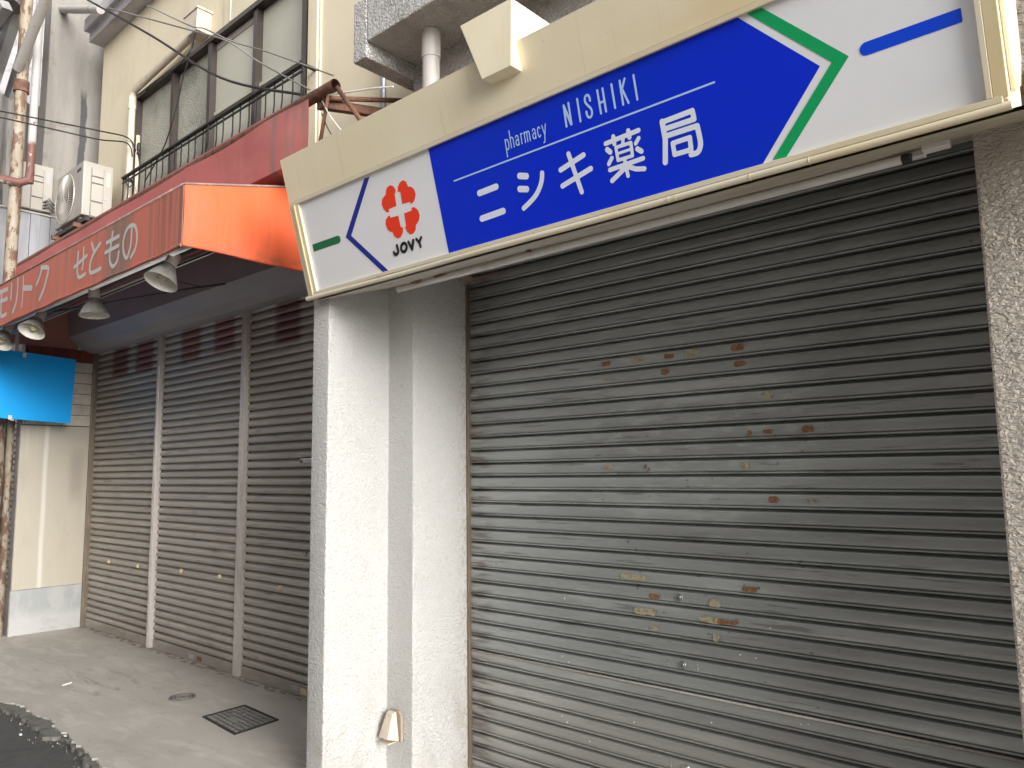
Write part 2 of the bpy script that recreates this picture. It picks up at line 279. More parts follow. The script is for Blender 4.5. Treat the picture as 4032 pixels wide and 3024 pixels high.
mat('tarp_grey', (0.22, 0.21, 0.195), 0.7, layers=[dict(scale=(5, 9, 1.2), col=(0.14, 0.13, 0.115), lo=.45, hi=.7)], bumps=[dict(scale=(4, 9, 1.3), s=.8, d=.08)])
mat('roof_sheet', (0.22, 0.20, 0.165), 0.7, layers=[dict(scale=(3, 3, 3), col=(0.13, 0.115, 0.09), lo=.45, hi=.7)])
mat('gutter_grey', (0.40, 0.385, 0.40), 0.5, 0.1, layers=[dict(scale=(2, 6, 6), col=(0.24, 0.22, 0.23), lo=.45, hi=.7)])
mat('opposite_wall', (0.30, 0.30, 0.30), 0.8, layers=[dict(scale=iso(1.2), col=(0.25, 0.25, 0.245), lo=.45, hi=.7)])
mat('beam_grey', (0.33, 0.325, 0.32), 0.6, layers=[dict(scale=iso(4), col=(0.25, 0.24, 0.23), lo=.45, hi=.7)])

# ---------------------------------------------------------------- mesh helpers
ORG = {}
class MB:
    def __init__(s): s.v = []; s.f = []; s.mi = []
    def add(s, vs_, fs_):
        o = len(s.v); s.v += [tuple(map(float, p)) for p in vs_]; s.f += [tuple(i + o for i in q) for q in fs_]; return s
    def box(s, x0, x1, y0, y1, z0, z1):
        return s.add([(x0,y0,z0),(x1,y0,z0),(x1,y1,z0),(x0,y1,z0),(x0,y0,z1),(x1,y0,z1),(x1,y1,z1),(x0,y1,z1)],
                     [(0,3,2,1),(4,5,6,7),(0,1,5,4),(1,2,6,5),(2,3,7,6),(3,0,4,7)])
    def hexa(s, p): return s.add(p, [(0,3,2,1),(4,5,6,7),(0,1,5,4),(1,2,6,5),(2,3,7,6),(3,0,4,7)])
    def prism(s, poly, axis, a, b):
        n = len(poly)
        def P(q, t):
            if axis == 'x': return (t, q[0], q[1])
            if axis == 'y': return (q[0], t, q[1])
            return (q[0], q[1], t)
        vs_ = [P(q, a) for q in poly] + [P(q, b) for q in poly]
        fs_ = [tuple(range(n))[::-1], tuple(range(n, 2 * n))] + [(i, (i + 1) % n, n + (i + 1) % n, n + i) for i in range(n)]
        return s.add(vs_, fs_)
    def tube(s, path, r, n=8, cap=True):
        pts = [Vector(p) for p in path]; rs = r if isinstance(r, (list, tuple)) else [r] * len(pts)
        rings = []; up = None
        for i, p in enumerate(pts):
            t = (pts[min(i + 1, len(pts) - 1)] - pts[max(i - 1, 0)]).normalized()
            if up is None: up = Vector((0, 0, 1)) if abs(t.z) < .9 else Vector((1, 0, 0))
            a = t.cross(up).normalized(); b = a.cross(t).normalized(); up = b
            rings.append([p + (a * math.cos(2 * math.pi * k / n) + b * math.sin(2 * math.pi * k / n)) * rs[i] for k in range(n)])
        vs_ = [q for ring in rings for q in ring]; fs_ = []
        for i in range(len(pts) - 1):
            for k in range(n):
                fs_.append((i * n + k, i * n + (k + 1) % n, (i + 1) * n + (k + 1) % n, (i + 1) * n + k))
        if cap: fs_ += [tuple(range(n))[::-1], tuple(range((len(pts) - 1) * n, len(pts) * n))]
        return s.add(vs_, fs_)
    def lathe(s, prof, org, axis, n=24):
        ax = Vector(axis).normalized(); t = Vector((1, 0, 0)) if abs(ax.x) < .8 else Vector((0, 1, 0))
        a = ax.cross(t).normalized(); b = ax.cross(a).normalized(); o = Vector(org)
        vs_ = [o + ax * h + (a * math.cos(2 * math.pi * k / n) + b * math.sin(2 * math.pi * k / n)) * r for r, h in prof for k in range(n)]
        fs_ = [(i * n + k, i * n + (k + 1) % n, (i + 1) * n + (k + 1) % n, (i + 1) * n + k) for i in range(len(prof) - 1) for k in range(n)]
        return s.add(vs_, fs_)
    def grid(s, fn, nu, nv):
        vs_ = [fn(i / nu, j / nv) for j in range(nv + 1) for i in range(nu + 1)]
        fs_ = [(j * (nu + 1) + i, j * (nu + 1) + i + 1, (j + 1) * (nu + 1) + i + 1, (j + 1) * (nu + 1) + i) for j in range(nv) for i in range(nu)]
        return s.add(vs_, fs_)
    def build(s, name, m, parent=None, bevel=0.0, smooth=False, seg=2, origin=None, fixn=True):
        if parent is not None: o = ORG[parent.name]
        elif origin is not None: o = Vector(origin)
        else:
            a = np.array(s.v); lo, hi = a.min(0), a.max(0); o = Vector(((lo[0] + hi[0]) / 2, (lo[1] + hi[1]) / 2, lo[2]))
        me = bpy.data.meshes.new(name)
        me.from_pydata([(p[0] - o.x, p[1] - o.y, p[2] - o.z) for p in s.v], [], s.f)
        if fixn or bevel:
            bm = bmesh.new(); bm.from_mesh(me)
            if fixn: bmesh.ops.recalc_face_normals(bm, faces=bm.faces)
            if bevel: bmesh.ops.bevel(bm, geom=list(bm.edges), offset=bevel, segments=seg, profile=.6, affect='EDGES', clamp_overlap=True)
            bm.to_mesh(me); bm.free()
        if smooth:
            for p in me.polygons: p.use_smooth = True
        me.materials.append(MATS[m])
        ob = bpy.data.objects.new(name, me); col.objects.link(ob)
        if parent is not None: ob.parent = parent; ORG[ob.name] = o
        else: ob.location = o; ORG[ob.name] = o
        return ob
def smooth_auto(ob, ang=40):
    me = ob.data
    for p in me.polygons: p.use_smooth = True
    try: me.set_sharp_from_angle(angle=R_(ang))
    except Exception: pass
    return ob
def tag(o, label, cat, group=None, kind=None):
    if label: o['label'] = label
    if cat: o['category'] = cat
    if group: o['group'] = group
    if kind: o['kind'] = kind
    return o
def thing(name, loc, label, cat, group=None):
    o = bpy.data.objects.new(name, None); o.empty_display_size = .1; col.objects.link(o)
    o.location = loc; ORG[o.name] = Vector(loc); return tag(o, label, cat, group)
def inst(src, parent, world_loc, name=None):
    c = src.copy(); col.objects.link(c); c.parent = parent
    c.location = Vector(world_loc) - ORG[parent.name]; return c
def struct(o): o['kind'] = 'structure'; return o
def cat_rom(p, n=6):
    p = [np.array(q, float) for q in p]; out = []
    for i in range(len(p) - 1):
        p0 = p[max(i - 1, 0)]; p1 = p[i]; p2 = p[i + 1]; p3 = p[min(i + 2, len(p) - 1)]
        for k in range(n):
            t = k / n
            out.append(.5 * ((2 * p1) + (-p0 + p2) * t + (2 * p0 - 5 * p1 + 4 * p2 - p3) * t * t + (-p0 + 3 * p1 - 3 * p2 + p3) * t ** 3))
    out.append(p[-1]); return [tuple(q) for q in out]

# union of round-ended pen strokes, filled as one flat outline
def stroke_cells(strokes, res=.0025, clip=None):
    allp = np.array([q for pts, w in strokes for q in pts]); wm = max(w for _, w in strokes)
    lo = allp.min(0) - wm; hi = allp.max(0) + wm
    nx = int((hi[0] - lo[0]) / res) + 2; ny = int((hi[1] - lo[1]) / res) + 2
    X, Y = np.meshgrid(lo[0] + res * np.arange(nx), lo[1] + res * np.arange(ny), indexing='ij')
    D = np.full(X.shape, 9.)
    for pts, w in strokes:
        for a, b in zip(pts[:-1], pts[1:]):
            dx, dy = b[0] - a[0], b[1] - a[1]; l2 = dx * dx + dy * dy + 1e-12
            t = np.clip(((X - a[0]) * dx + (Y - a[1]) * dy) / l2, 0, 1)
            D = np.minimum(D, np.hypot(X - a[0] - t * dx, Y - a[1] - t * dy) - w / 2)
    if clip is not None: D = np.maximum(D, clip(X, Y))
    vs_, fs_ = [], []; idx = {}
    def vid(key, p):
        if key not in idx: idx[key] = len(vs_); vs_.append(p)
        return idx[key]
    for i, j in zip(*np.where(np.minimum.reduce([D[:-1, :-1], D[1:, :-1], D[1:, 1:], D[:-1, 1:]]) < 0)):
        cs = [(i, j), (i + 1, j), (i + 1, j + 1), (i, j + 1)]; poly = []
        for q in range(4):
            a, b = cs[q], cs[(q + 1) % 4]; da, db = D[a], D[b]
            if da < 0: poly.append(vid(a, (X[a], Y[a])))
            if (da < 0) != (db < 0):
                t = da / (da - db); key = (min(a, b), max(a, b))
                poly.append(vid(key, (X[a] + t * (X[b] - X[a]), Y[a] + t * (Y[b] - Y[a]))))
        if len(poly) >= 3: fs_.append(tuple(poly))
    return vs_, fs_
def plane_mesh(name, m, vs2, fs2, to3, parent):
    mb = MB(); mb.add([to3(*p) for p in vs2], fs2)
    return mb.build(name, m, parent, fixn=False)
def poly_mesh(name, m, pts, to3, parent):
    from mathutils.geometry import tessellate_polygon
    tri = tessellate_polygon([[Vector((p[0], p[1], 0)) for p in pts]])
    fs_ = []
    for t in tri:
        a, b, c = [pts[i] for i in t]
        if (b[0] - a[0]) * (c[1] - a[1]) - (b[1] - a[1]) * (c[0] - a[0]) < 0: t = t[::-1]
        fs_.append(tuple(t))
    return plane_mesh(name, m, pts, fs_, to3, parent)

# ---------------------------------------------------------------- measured outlines (metres, in the plane of the sign or valance)
POLY = {'blue_field': [(-2.4192, 0.4696), (-2.4224, 0.0058), (-0.9695, 0.0165), (-0.7518, 0.2491), (-0.9743, 0.4755)], 'green_chevron': [(-0.8957, 0.4777), (-0.6689, 0.2483), (-0.8917, 0.0169), (-0.9362, 0.0199), (-0.7171, 0.2484), (-0.944, 0.4788)], 'blue_chevron': [(-2.8795, 0.4691), (-3.1078, 0.235), (-2.8823, 0.0065), (-2.8406, 0.0065), (-3.0632, 0.2325), (-2.8398, 0.4674)], 'petal_ul': [(-2.7473, 0.3746), (-2.736, 0.3889), (-2.7109, 0.394), (-2.6897, 0.3835), (-2.6811, 0.3665), (-2.683, 0.3521), (-2.6895, 0.3524), (-2.6922, 0.3459), (-2.6961, 0.2935), (-2.7518, 0.2925), (-2.7534, 0.2791), (-2.7704, 0.2809), (-2.7881, 0.3002), (-2.7944, 0.3234), (-2.7853, 0.3451), (-2.7669, 0.3557), (-2.753, 0.3609)], 'petal_ur': [(-2.669, 0.3528), (-2.661, 0.3741), (-2.6435, 0.3886), (-2.6192, 0.3936), (-2.6004, 0.3817), (-2.5939, 0.357), (-2.5772, 0.3536), (-2.5598, 0.338), (-2.5545, 0.3138), (-2.5674, 0.2921), (-2.5868, 0.2801), (-2.5983, 0.2799), (-2.5999, 0.2895), (-2.6549, 0.293), (-2.6514, 0.3463), (-2.6556, 0.3495)], 'petal_ll': [(-2.7526, 0.2517), (-2.7528, 0.2617), (-2.7661, 0.2626), (-2.7871, 0.25), (-2.7955, 0.2301), (-2.7886, 0.2024), (-2.7696, 0.1873), (-2.7576, 0.1869), (-2.7533, 0.1643), (-2.7316, 0.148), (-2.7076, 0.1503), (-2.689, 0.1678), (-2.6804, 0.1895), (-2.6951, 0.1948), (-2.6968, 0.2488)], 'petal_lr': [(-2.654, 0.2496), (-2.6011, 0.2499), (-2.5987, 0.2619), (-2.58, 0.2609), (-2.5603, 0.2424), (-2.5562, 0.2185), (-2.5679, 0.1961), (-2.5934, 0.1809), (-2.6005, 0.1613), (-2.6203, 0.1487), (-2.6426, 0.1493), (-2.6602, 0.1658), (-2.6675, 0.1888), (-2.659, 0.1911)]}
STROKE = {'blue_bar|0': [([(-0.6193, 0.2514), (-0.3775, 0.2525)], 0.037)], 'green_bar|1': [([(-3.3923, 0.2353), (-3.1709, 0.2381)], 0.0381)], 'rule_line|2': [([(-2.3051, 0.3082), (-1.0833, 0.3142)], 0.0065)], 'letter J|3': [([(-2.7461, 0.1185), (-2.7447, 0.0929), (-2.7536, 0.0816), (-2.7695, 0.0804), (-2.7762, 0.0914)], 0.0157)], 'letter O|4': [([(-2.6814, 0.1009), (-2.6834, 0.095), (-2.6871, 0.0895), (-2.6923, 0.0851), (-2.6983, 0.0822), (-2.7046, 0.081), (-2.7106, 0.0817), (-2.7158, 0.0842), (-2.7195, 0.0883), (-2.7214, 0.0936), (-2.7214, 0.0995), (-2.7194, 0.1055), (-2.7156, 0.111), (-2.7104, 0.1154), (-2.7044, 0.1183), (-2.6981, 0.1194), (-2.6921, 0.1186), (-2.687, 0.1161), (-2.6833, 0.112), (-2.6814, 0.1068), (-2.6814, 0.1009)], 0.015)], 'letter V|5': [([(-2.6634, 0.1173), (-2.6484, 0.0814), (-2.6295, 0.1184)], 0.0157)], 'letter Y|6': [([(-2.6074, 0.1197), (-2.5926, 0.1014), (-2.5896, 0.0817)], 0.0141), ([(-2.5743, 0.1203), (-2.5926, 0.1014)], 0.0141)], 'letter p|7': [([(-1.9899, 0.3236), (-1.9873, 0.3927)], 0.0048), ([(-1.9871, 0.3811), (-1.9843, 0.3877), (-1.9807, 0.391), (-1.977, 0.3904), (-1.9739, 0.386), (-1.9721, 0.3788), (-1.9717, 0.37), (-1.973, 0.3614), (-1.9757, 0.3546), (-1.9792, 0.351), (-1.9829, 0.3511), (-1.9861, 0.3551), (-1.9881, 0.3622), (-1.9886, 0.3709)], 0.0048)], 'letter h|8': [([(-1.9615, 0.3521), (-1.9589, 0.42)], 0.0048), ([(-1.9604, 0.381), (-1.9604, 0.381), (-1.9597, 0.3851), (-1.9579, 0.3886), (-1.9554, 0.391), (-1.9526, 0.3918), (-1.9498, 0.3909), (-1.9475, 0.3885), (-1.946, 0.385), (-1.9456, 0.3809), (-1.9467, 0.3521)], 0.0048)], 'letter a|9': [([(-1.9323, 0.3838), (-1.9308, 0.387), (-1.9294, 0.3891), (-1.9276, 0.3906), (-1.9256, 0.3912), (-1.9236, 0.3909), (-1.9217, 0.3897), (-1.9203, 0.3878), (-1.9194, 0.3853), (-1.9192, 0.3826), (-1.9203, 0.3521)], 0.0048), ([(-1.9239, 0.3729), (-1.9266, 0.3743), (-1.9295, 0.3738), (-1.9321, 0.3714), (-1.9338, 0.3676), (-1.9345, 0.3631), (-1.9339, 0.3587), (-1.9322, 0.3552), (-1.9296, 0.3531), (-1.9268, 0.353), (-1.924, 0.3548), (-1.922, 0.3582)], 0.0048)], 'letter r|10': [([(-1.9053, 0.3522), (-1.9039, 0.3915)], 0.0048), ([(-1.9044, 0.3772), (-1.9042, 0.3808), (-1.904, 0.3831), (-1.9033, 0.3854), (-1.9023, 0.3873), (-1.9011, 0.3889), (-1.8996, 0.39), (-1.898, 0.3906), (-1.8964, 0.3906), (-1.8949, 0.3901)], 0.0047)], 'letter m|11': [([(-1.887, 0.3522), (-1.8856, 0.3914)], 0.0048), ([(-1.886, 0.3807), (-1.886, 0.3814), (-1.8854, 0.3849), (-1.8839, 0.3879), (-1.8818, 0.3899), (-1.8794, 0.3906), (-1.8771, 0.3899), (-1.8752, 0.3879), (-1.8739, 0.3848), (-1.8736, 0.3813), (-1.8746, 0.3522)], 0.0047), ([(-1.8736, 0.3806), (-1.8736, 0.3813), (-1.873, 0.3848), (-1.8715, 0.3878), (-1.8695, 0.3898), (-1.8671, 0.3905), (-1.8647, 0.3897), (-1.8628, 0.3877), (-1.8616, 0.3847), (-1.8612, 0.3812), (-1.8622, 0.3522)], 0.0048)], 'letter a|12': [([(-1.8442, 0.3833), (-1.8428, 0.3865), (-1.8414, 0.3886), (-1.8397, 0.3901), (-1.8378, 0.3907), (-1.8358, 0.3904), (-1.834, 0.3892), (-1.8327, 0.3873), (-1.8318, 0.3849), (-1.8316, 0.3822), (-1.8326, 0.3523)], 0.0047), ([(-1.8361, 0.3727), (-1.8387, 0.3741), (-1.8415, 0.3736), (-1.8439, 0.3713), (-1.8456, 0.3675), (-1.8463, 0.3631), (-1.8457, 0.3588), (-1.844, 0.3553), (-1.8416, 0.3533), (-1.8388, 0.3532), (-1.8362, 0.355), (-1.8342, 0.3583)], 0.0048)], 'letter c|13': [([(-1.8076, 0.3834), (-1.8095, 0.3879), (-1.8119, 0.39), (-1.8145, 0.3896), (-1.8169, 0.3866), (-1.8189, 0.3814), (-1.82, 0.3749), (-1.8203, 0.3678), (-1.8195, 0.3612), (-1.8179, 0.356), (-1.8157, 0.353), (-1.8131, 0.3525), (-1.8105, 0.3547), (-1.8084, 0.3591)], 0.0047)], 'letter y|14': [([(-1.7956, 0.3908), (-1.7885, 0.3524)], 0.0047), ([(-1.7773, 0.3913), (-1.7885, 0.3524), (-1.7939, 0.328), (-1.7995, 0.3259)], 0.0047)], 'letter N|15': [([(-1.6828, 0.3529), (-1.6792, 0.4288)], 0.0091), ([(-1.6792, 0.4288), (-1.6598, 0.3545)], 0.0104), ([(-1.659, 0.3542), (-1.6564, 0.4317)], 0.009)], 'letter I|16': [([(-1.6149, 0.4334), (-1.6175, 0.3523)], 0.0088)], 'letter S|17': [([(-1.561, 0.4102), (-1.5624, 0.4262), (-1.5705, 0.4329), (-1.5803, 0.4278), (-1.5824, 0.4111), (-1.5727, 0.3947), (-1.5632, 0.3816), (-1.5616, 0.3661), (-1.5683, 0.3549), (-1.5783, 0.3543), (-1.5839, 0.3631), (-1.585, 0.3769)], 0.0088)], 'letter H|18': [([(-1.5237, 0.4342), (-1.5245, 0.3521)], 0.0088), ([(-1.5008, 0.4338), (-1.5023, 0.3524)], 0.0087), ([(-1.5246, 0.3891), (-1.5024, 0.3891)], 0.0084)], 'letter I|19': [([(-1.4618, 0.435), (-1.4629, 0.3523)], 0.0087)], 'letter K|20': [([(-1.4266, 0.4352), (-1.4284, 0.3529)], 0.0087), ([(-1.4056, 0.4357), (-1.4285, 0.3967)], 0.0084), ([(-1.421, 0.4006), (-1.4061, 0.3521)], 0.0085)], 'letter I|21': [([(-1.3689, 0.4353), (-1.3698, 0.352)], 0.0084)], 'character ni|22': [([(-2.1763, 0.2235), (-2.0783, 0.2264)], 0.026), ([(-2.1892, 0.1188), (-2.0655, 0.1226)], 0.0267)], 'character shi|23': [([(-1.9478, 0.2363), (-1.9138, 0.2262)], 0.0254), ([(-1.9593, 0.1866), (-1.9245, 0.1771)], 0.0253), ([(-1.8348, 0.2173), (-1.8427, 0.1924), (-1.859, 0.1678), (-1.8847, 0.1434), (-1.9152, 0.1264), (-1.9571, 0.1084)], 0.0209)], 'character ki|24': [([(-1.7452, 0.2058), (-1.6311, 0.231)], 0.0201), ([(-1.7503, 0.1455), (-1.6098, 0.1746)], 0.0201), ([(-1.6965, 0.2535), (-1.6678, 0.102)], 0.0193)], 'character yaku|25': [([(-1.5278, 0.2434), (-1.3861, 0.2493)], 0.0169), ([(-1.4912, 0.2585), (-1.4919, 0.2323)], 0.0168), ([(-1.4267, 0.2605), (-1.4264, 0.2361)], 0.0167), ([(-1.4536, 0.2359), (-1.4587, 0.2211)], 0.0135), ([(-1.4882, 0.218), (-1.4245, 0.217), (-1.427, 0.1712), (-1.4888, 0.1719), (-1.4882, 0.218)], 0.0128), ([(-1.4891, 0.1952), (-1.4252, 0.1951)], 0.01), ([(-1.5253, 0.221), (-1.515, 0.2091)], 0.0193), ([(-1.5125, 0.1868), (-1.5294, 0.1698)], 0.016), ([(-1.3907, 0.2233), (-1.4058, 0.209)], 0.0154), ([(-1.4027, 0.1887), (-1.3888, 0.1763)], 0.0183), ([(-1.5289, 0.1478), (-1.3872, 0.151)], 0.0167), ([(-1.4612, 0.1659), (-1.4589, 0.1076)], 0.0147), ([(-1.4707, 0.1356), (-1.5277, 0.108)], 0.0181), ([(-1.4505, 0.1384), (-1.4227, 0.1227), (-1.3892, 0.1149)], 0.0175)], 'character kyoku|26': [([(-1.2902, 0.2482), (-1.1749, 0.2508), (-1.1734, 0.2223), (-1.2839, 0.2234)], 0.0181), ([(-1.2906, 0.2499), (-1.2897, 0.19), (-1.3045, 0.1142)], 0.0201), ([(-1.2836, 0.1992), (-1.1667, 0.1981), (-1.1642, 0.147), (-1.1701, 0.1243), (-1.1824, 0.1131), (-1.2047, 0.1132)], 0.0188), ([(-1.2645, 0.1685), (-1.1995, 0.169), (-1.2018, 0.1287), (-1.2647, 0.13), (-1.2645, 0.1685)], 0.017)]}
VAL = {'character se|0': [([(-5.7134, 2.9957), (-5.4893, 3.0332)], 0.0281), ([(-5.6511, 3.0877), (-5.6563, 3.003), (-5.648, 2.9433), (-5.6089, 2.904), (-5.5006, 2.9098)], 0.0281), ([(-5.5523, 3.0997), (-5.5498, 2.9954), (-5.561, 2.956)], 0.0259)], 'character to|1': [([(-5.413, 3.1025), (-5.3558, 3.0265)], 0.0273), ([(-5.2651, 3.0712), (-5.3825, 3.0131), (-5.4247, 2.946), (-5.3992, 2.8974), (-5.2359, 2.8967)], 0.0282)], 'character mo|2': [([(-5.0623, 3.0995), (-5.0951, 2.9676), (-5.0767, 2.8979), (-5.0258, 2.8714), (-4.9715, 2.8953), (-4.9533, 2.9479)], 0.026), ([(-5.1538, 3.0514), (-4.9638, 3.0539)], 0.0265), ([(-5.1716, 2.988), (-4.9612, 2.9928)], 0.0265)], 'character no|3': [([(-4.7685, 3.0578), (-4.7723, 2.966), (-4.8118, 2.8931), (-4.846, 2.8941), (-4.878, 2.9355), (-4.8894, 3.0024), (-4.8506, 3.0645), (-4.7777, 3.0819), (-4.7152, 3.0573), (-4.6863, 2.9935), (-4.7014, 2.9224), (-4.7632, 2.8788)], 0.0252)], 'character ku|4': [([(-6.3846, 3.1197), (-6.431, 3.0574), (-6.4888, 3.0107)], 0.0327), ([(-6.4013, 3.1229), (-6.2467, 3.0901), (-6.2659, 3.0275), (-6.3128, 2.9521), (-6.4016, 2.8828)], 0.0352)], 'character to|5': [([(-6.8151, 3.1231), (-6.8081, 2.9998), (-6.8161, 2.8868)], 0.0259), ([(-6.776, 3.0297), (-6.6086, 3.0012)], 0.0447)], 'character ri|6': [([(-7.1077, 3.1184), (-7.1051, 2.9959)], 0.031), ([(-6.9518, 3.1304), (-6.9475, 3.023), (-6.9725, 2.9371), (-7.0355, 2.8792)], 0.0328)], 'character mo|7': [([(-7.5953, 3.1069), (-7.2205, 3.0955)], 0.0376), ([(-7.5785, 3.0281), (-7.2113, 3.013)], 0.0372), ([(-7.3659, 3.0849), (-7.3635, 2.9515), (-7.34, 2.8858), (-7.2102, 2.8861)], 0.034)]}
ASPHALT_EDGE = [(-6.923, 1.565), (-6.601, 1.711), (-6.408, 1.784), (-6.253, 1.841), (-6.093, 1.851), (-5.861, 1.837), (-5.717, 1.857), (-5.642, 1.871), (-5.39, 1.816), (-5.28, 1.831), (-5.094, 1.799), (-4.968, 1.805), (-4.831, 1.786), (-4.67, 1.776), (-4.521, 1.763), (-4.123, 1.722), (-3.578, 1.661)]
DARK_EDGE = [(-6.809, 1.541), (-6.317, 1.749), (-6.035, 1.769), (-5.756, 1.753), (-5.593, 1.772), (-5.348, 1.733), (-5.341, 1.76), (-5.252, 1.812), (-5.077, 1.774), (-4.931, 1.778), (-4.743, 1.75), (-4.56, 1.732), (-4.158, 1.692), (-3.609, 1.634)]
CRACK = [(-5.372, 1.816), (-5.388, 1.952), (-5.391, 2.089), (-5.344, 2.213), (-5.262, 2.354), (-5.159, 2.49), (-5.108, 2.506), (-4.99, 2.554)]
PHAR = ('letter p', 'letter h')

# ================================================================ the setting
# street: one sheet to the horizon
g = MB(); g.add([(-150, -150, -.145), (150, -150, -.145), (150, 150, -.145), (-150, 150, -.145)], [(0, 1, 2, 3)])
struct(g.build('street_ground', 'street_paving', origin=(0, 0, -.145)))
g = MB(); g.prism([(-11, -.4), (-3.2, -.4), (-3.0, 1.2), (-3.5, 1.95), (-11, 1.95)], 'z', -.144, -.035)
struct(g.build('asphalt_strip', 'asphalt', origin=(-6, 1, -.035)))
g = MB(); g.box(-3.552, 8, 1.1, 3.4, -.143, -.125); struct(g.build('lower_apron', 'concrete', origin=(0, 2, -.125)))
# concrete apron in front of the shops, broken edge towards the street
edge = [(-9.8, 1.3), (-8.4, 1.42)] + ASPHALT_EDGE
fine = []
for a, b in zip(edge[:-1], edge[1:]):
    n = max(1, int(math.hypot(b[0] - a[0], b[1] - a[1]) / .03))
    for k in range(n):
        t = k / n; fine.append((a[0] + (b[0] - a[0]) * t + rng.normal(0, .004), a[1] + (b[1] - a[1]) * t + rng.normal(0, .009)))
fine += [(-3.553, 1.66)]
mb = MB()
outl = fine + [(-3.553, 3.3), (-9.8, 3.3)]
mb.prism(outl, 'z', -.142, 0.0)
struct(mb.build('concrete_apron', 'concrete', origin=(-5, 2.4, 0)))
# strip of old dark mortar along the broken edge
band = []
for x, y in DARK_EDGE: band.append((x, y))
band = [(-9.8, 1.2), (-8.4, 1.3)] + band
bf = []
for a, b in zip(band[:-1], band[1:]):
    n = max(1, int(math.hypot(b[0] - a[0], b[1] - a[1]) / .03))
    for k in range(n):
        t = k / n; bf.append((a[0] + (b[0] - a[0]) * t + rng.normal(0, .005), a[1] + (b[1] - a[1]) * t + rng.normal(0, .012)))
mb = MB(); mb.prism(bf + [(-3.56, 1.64), (-4.6, 1.9), (-6.2, 2.0), (-9.8, 1.6)], 'z', -.14, -.012)
struct(mb.build('mortar_strip', 'old_mortar', origin=(-5, 1.6, -.012)))
# loose crumbs along the break: nobody could count them
mb = MB()
for i in range(80):
    j = rng.integers(0, len(DARK_EDGE) - 3); a, b = DARK_EDGE[j], DARK_EDGE[j + 1]; t = rng.random()
    x = a[0] + (b[0] - a[0]) * t + rng.normal(0, .035); y = a[1] + (b[1] - a[1]) * t + rng.normal(0, .03) - .01
    r = abs(rng.normal(0, .0035)) + .0018; z = -.03 + r * .4
    q = [(x + r * math.cos(k * 2.1 + i) * (1 + .4 * math.sin(3 * k + i)), y + r * math.sin(k * 2.1 + i)) for k in range(3)]
    mb.add([(*p, z - r) for p in q] + [(x, y, z + r)], [(0, 1, 3), (1, 2, 3), (2, 0, 3)])
crumb = mb.build('rubble_crumbs', 'pale_rubble', origin=(-5, 1.6, -.03)); tag(crumb, 'pale mortar crumbs strewn along the broken concrete edge', 'rubble', kind='stuff')
# mortar-filled crack in the apron
mb = MB(); pts = cat_rom([(*p, 0) for p in CRACK], 8)
for a, b in zip(pts[:-1], pts[1:]):
    w0, w1 = .003 + .003 * rng.random(), .003 + .003 * rng.random(); jx = rng.normal(0, .004)
    mb.add([(a[0] - w0, a[1], .0015), (a[0] + w0, a[1], .0015), (b[0] + w1, b[1], .0015), (b[0] - w1, b[1], .0015)], [(0, 1, 2, 3)])
struct(mb.build('crack_line', 'crack_mortar', origin=(-5.2, 2.2, 0)))

# ================================================================ pharmacy building
ph = thing('pharmacy_building', (-2.0, 3.2, 0), 'white stucco shop building with stepped pier and balcony slab behind the blue sign', 'building')
mb = MB(); mb.prism([(-3.545, 2.36), (-3.40, 2.36), (-3.40, 2.766), (-3.19, 2.766), (-3.19, 3.32), (-3.545, 3.32)], 'z', -.126, 2.69)
pier = mb.build('stepped_pier', 'stucco', ph, bevel=.007, seg=3); smooth_auto(pier, 50)
mb = MB(); mb.box(-.465, 1.6, 2.766, 3.4, -.126, 2.70); rp = mb.build('door_pillar', 'stucco_grey', ph, bevel=.008, seg=2); rp['label'] = 'rough grey-brown stucco pillar right of the shutter'
mb = MB(); mb.box(-.40, 1.6, 2.62, 2.94, 2.702, 4.02); mb.build('upper_pillar', 'stucco_grey', ph, bevel=.006)
mb = MB(); mb.box(-3.40, 1.6, 2.945, 2.965, 2.668, 4.02); mb.box(-3.40, 1.6, 2.967, 3.4, 2.95, 4.02); mb.build('wall', 'slab_stucco', ph)
mb = MB(); mb.box(-3.5, 1.6, 3.40, 5.5, -.02, 7.2); mb.build('inner_wall', 'cream_wall', ph)
mb = MB(); mb.box(-3.382, 1.6, 2.575, 3.39, 4.022, 4.30); mb.build('balcony_slab', 'slab_stucco', ph, bevel=.01, seg=2)
mb = MB(); mb.box(-3.505, -3.384, 2.573, 3.39, 3.93, 4.302); mb.build('cantilever_beam', 'slab_stucco', ph, bevel=.01, seg=2)

# big roller shutter of the pharmacy
YS = 3.2; PT = .0742
rs = thing('roller_shutter', (-1.8, YS, 0), 'wide grey-green roller shutter with tape residue under the blue sign', 'shutter')
def slat_mesh(name, prof, x0, x1, m):
    mb = MB(); n = len(prof)
    mb.add([(x0, y, z) for z, y in prof] + [(x1, y, z) for z, y in prof], [(i, n + i, n + i + 1, i + 1) for i in range(n - 1)])
    ob = mb.build(name, m, origin=(0, 0, 0), fixn=False); smooth_auto(ob, 50); return ob
prof_big = [(0, .022), (.0006, .004), (.0010, -.0060), (.0030, -.0112), (.0062, -.0125), (.0088, -.0105), (.0098, -.0050), (.0106, .0030), (.0122, .0030), (.0132, -.0050), (.017, -.0074), (.034, -.0082), (.052, -.0072), (.0600, -.0045), (.0625, .002), (.0660, .016), (.0742, .022)]
s0 = slat_mesh('slat', prof_big, -1.376, 1.40, 'shutter_paint')
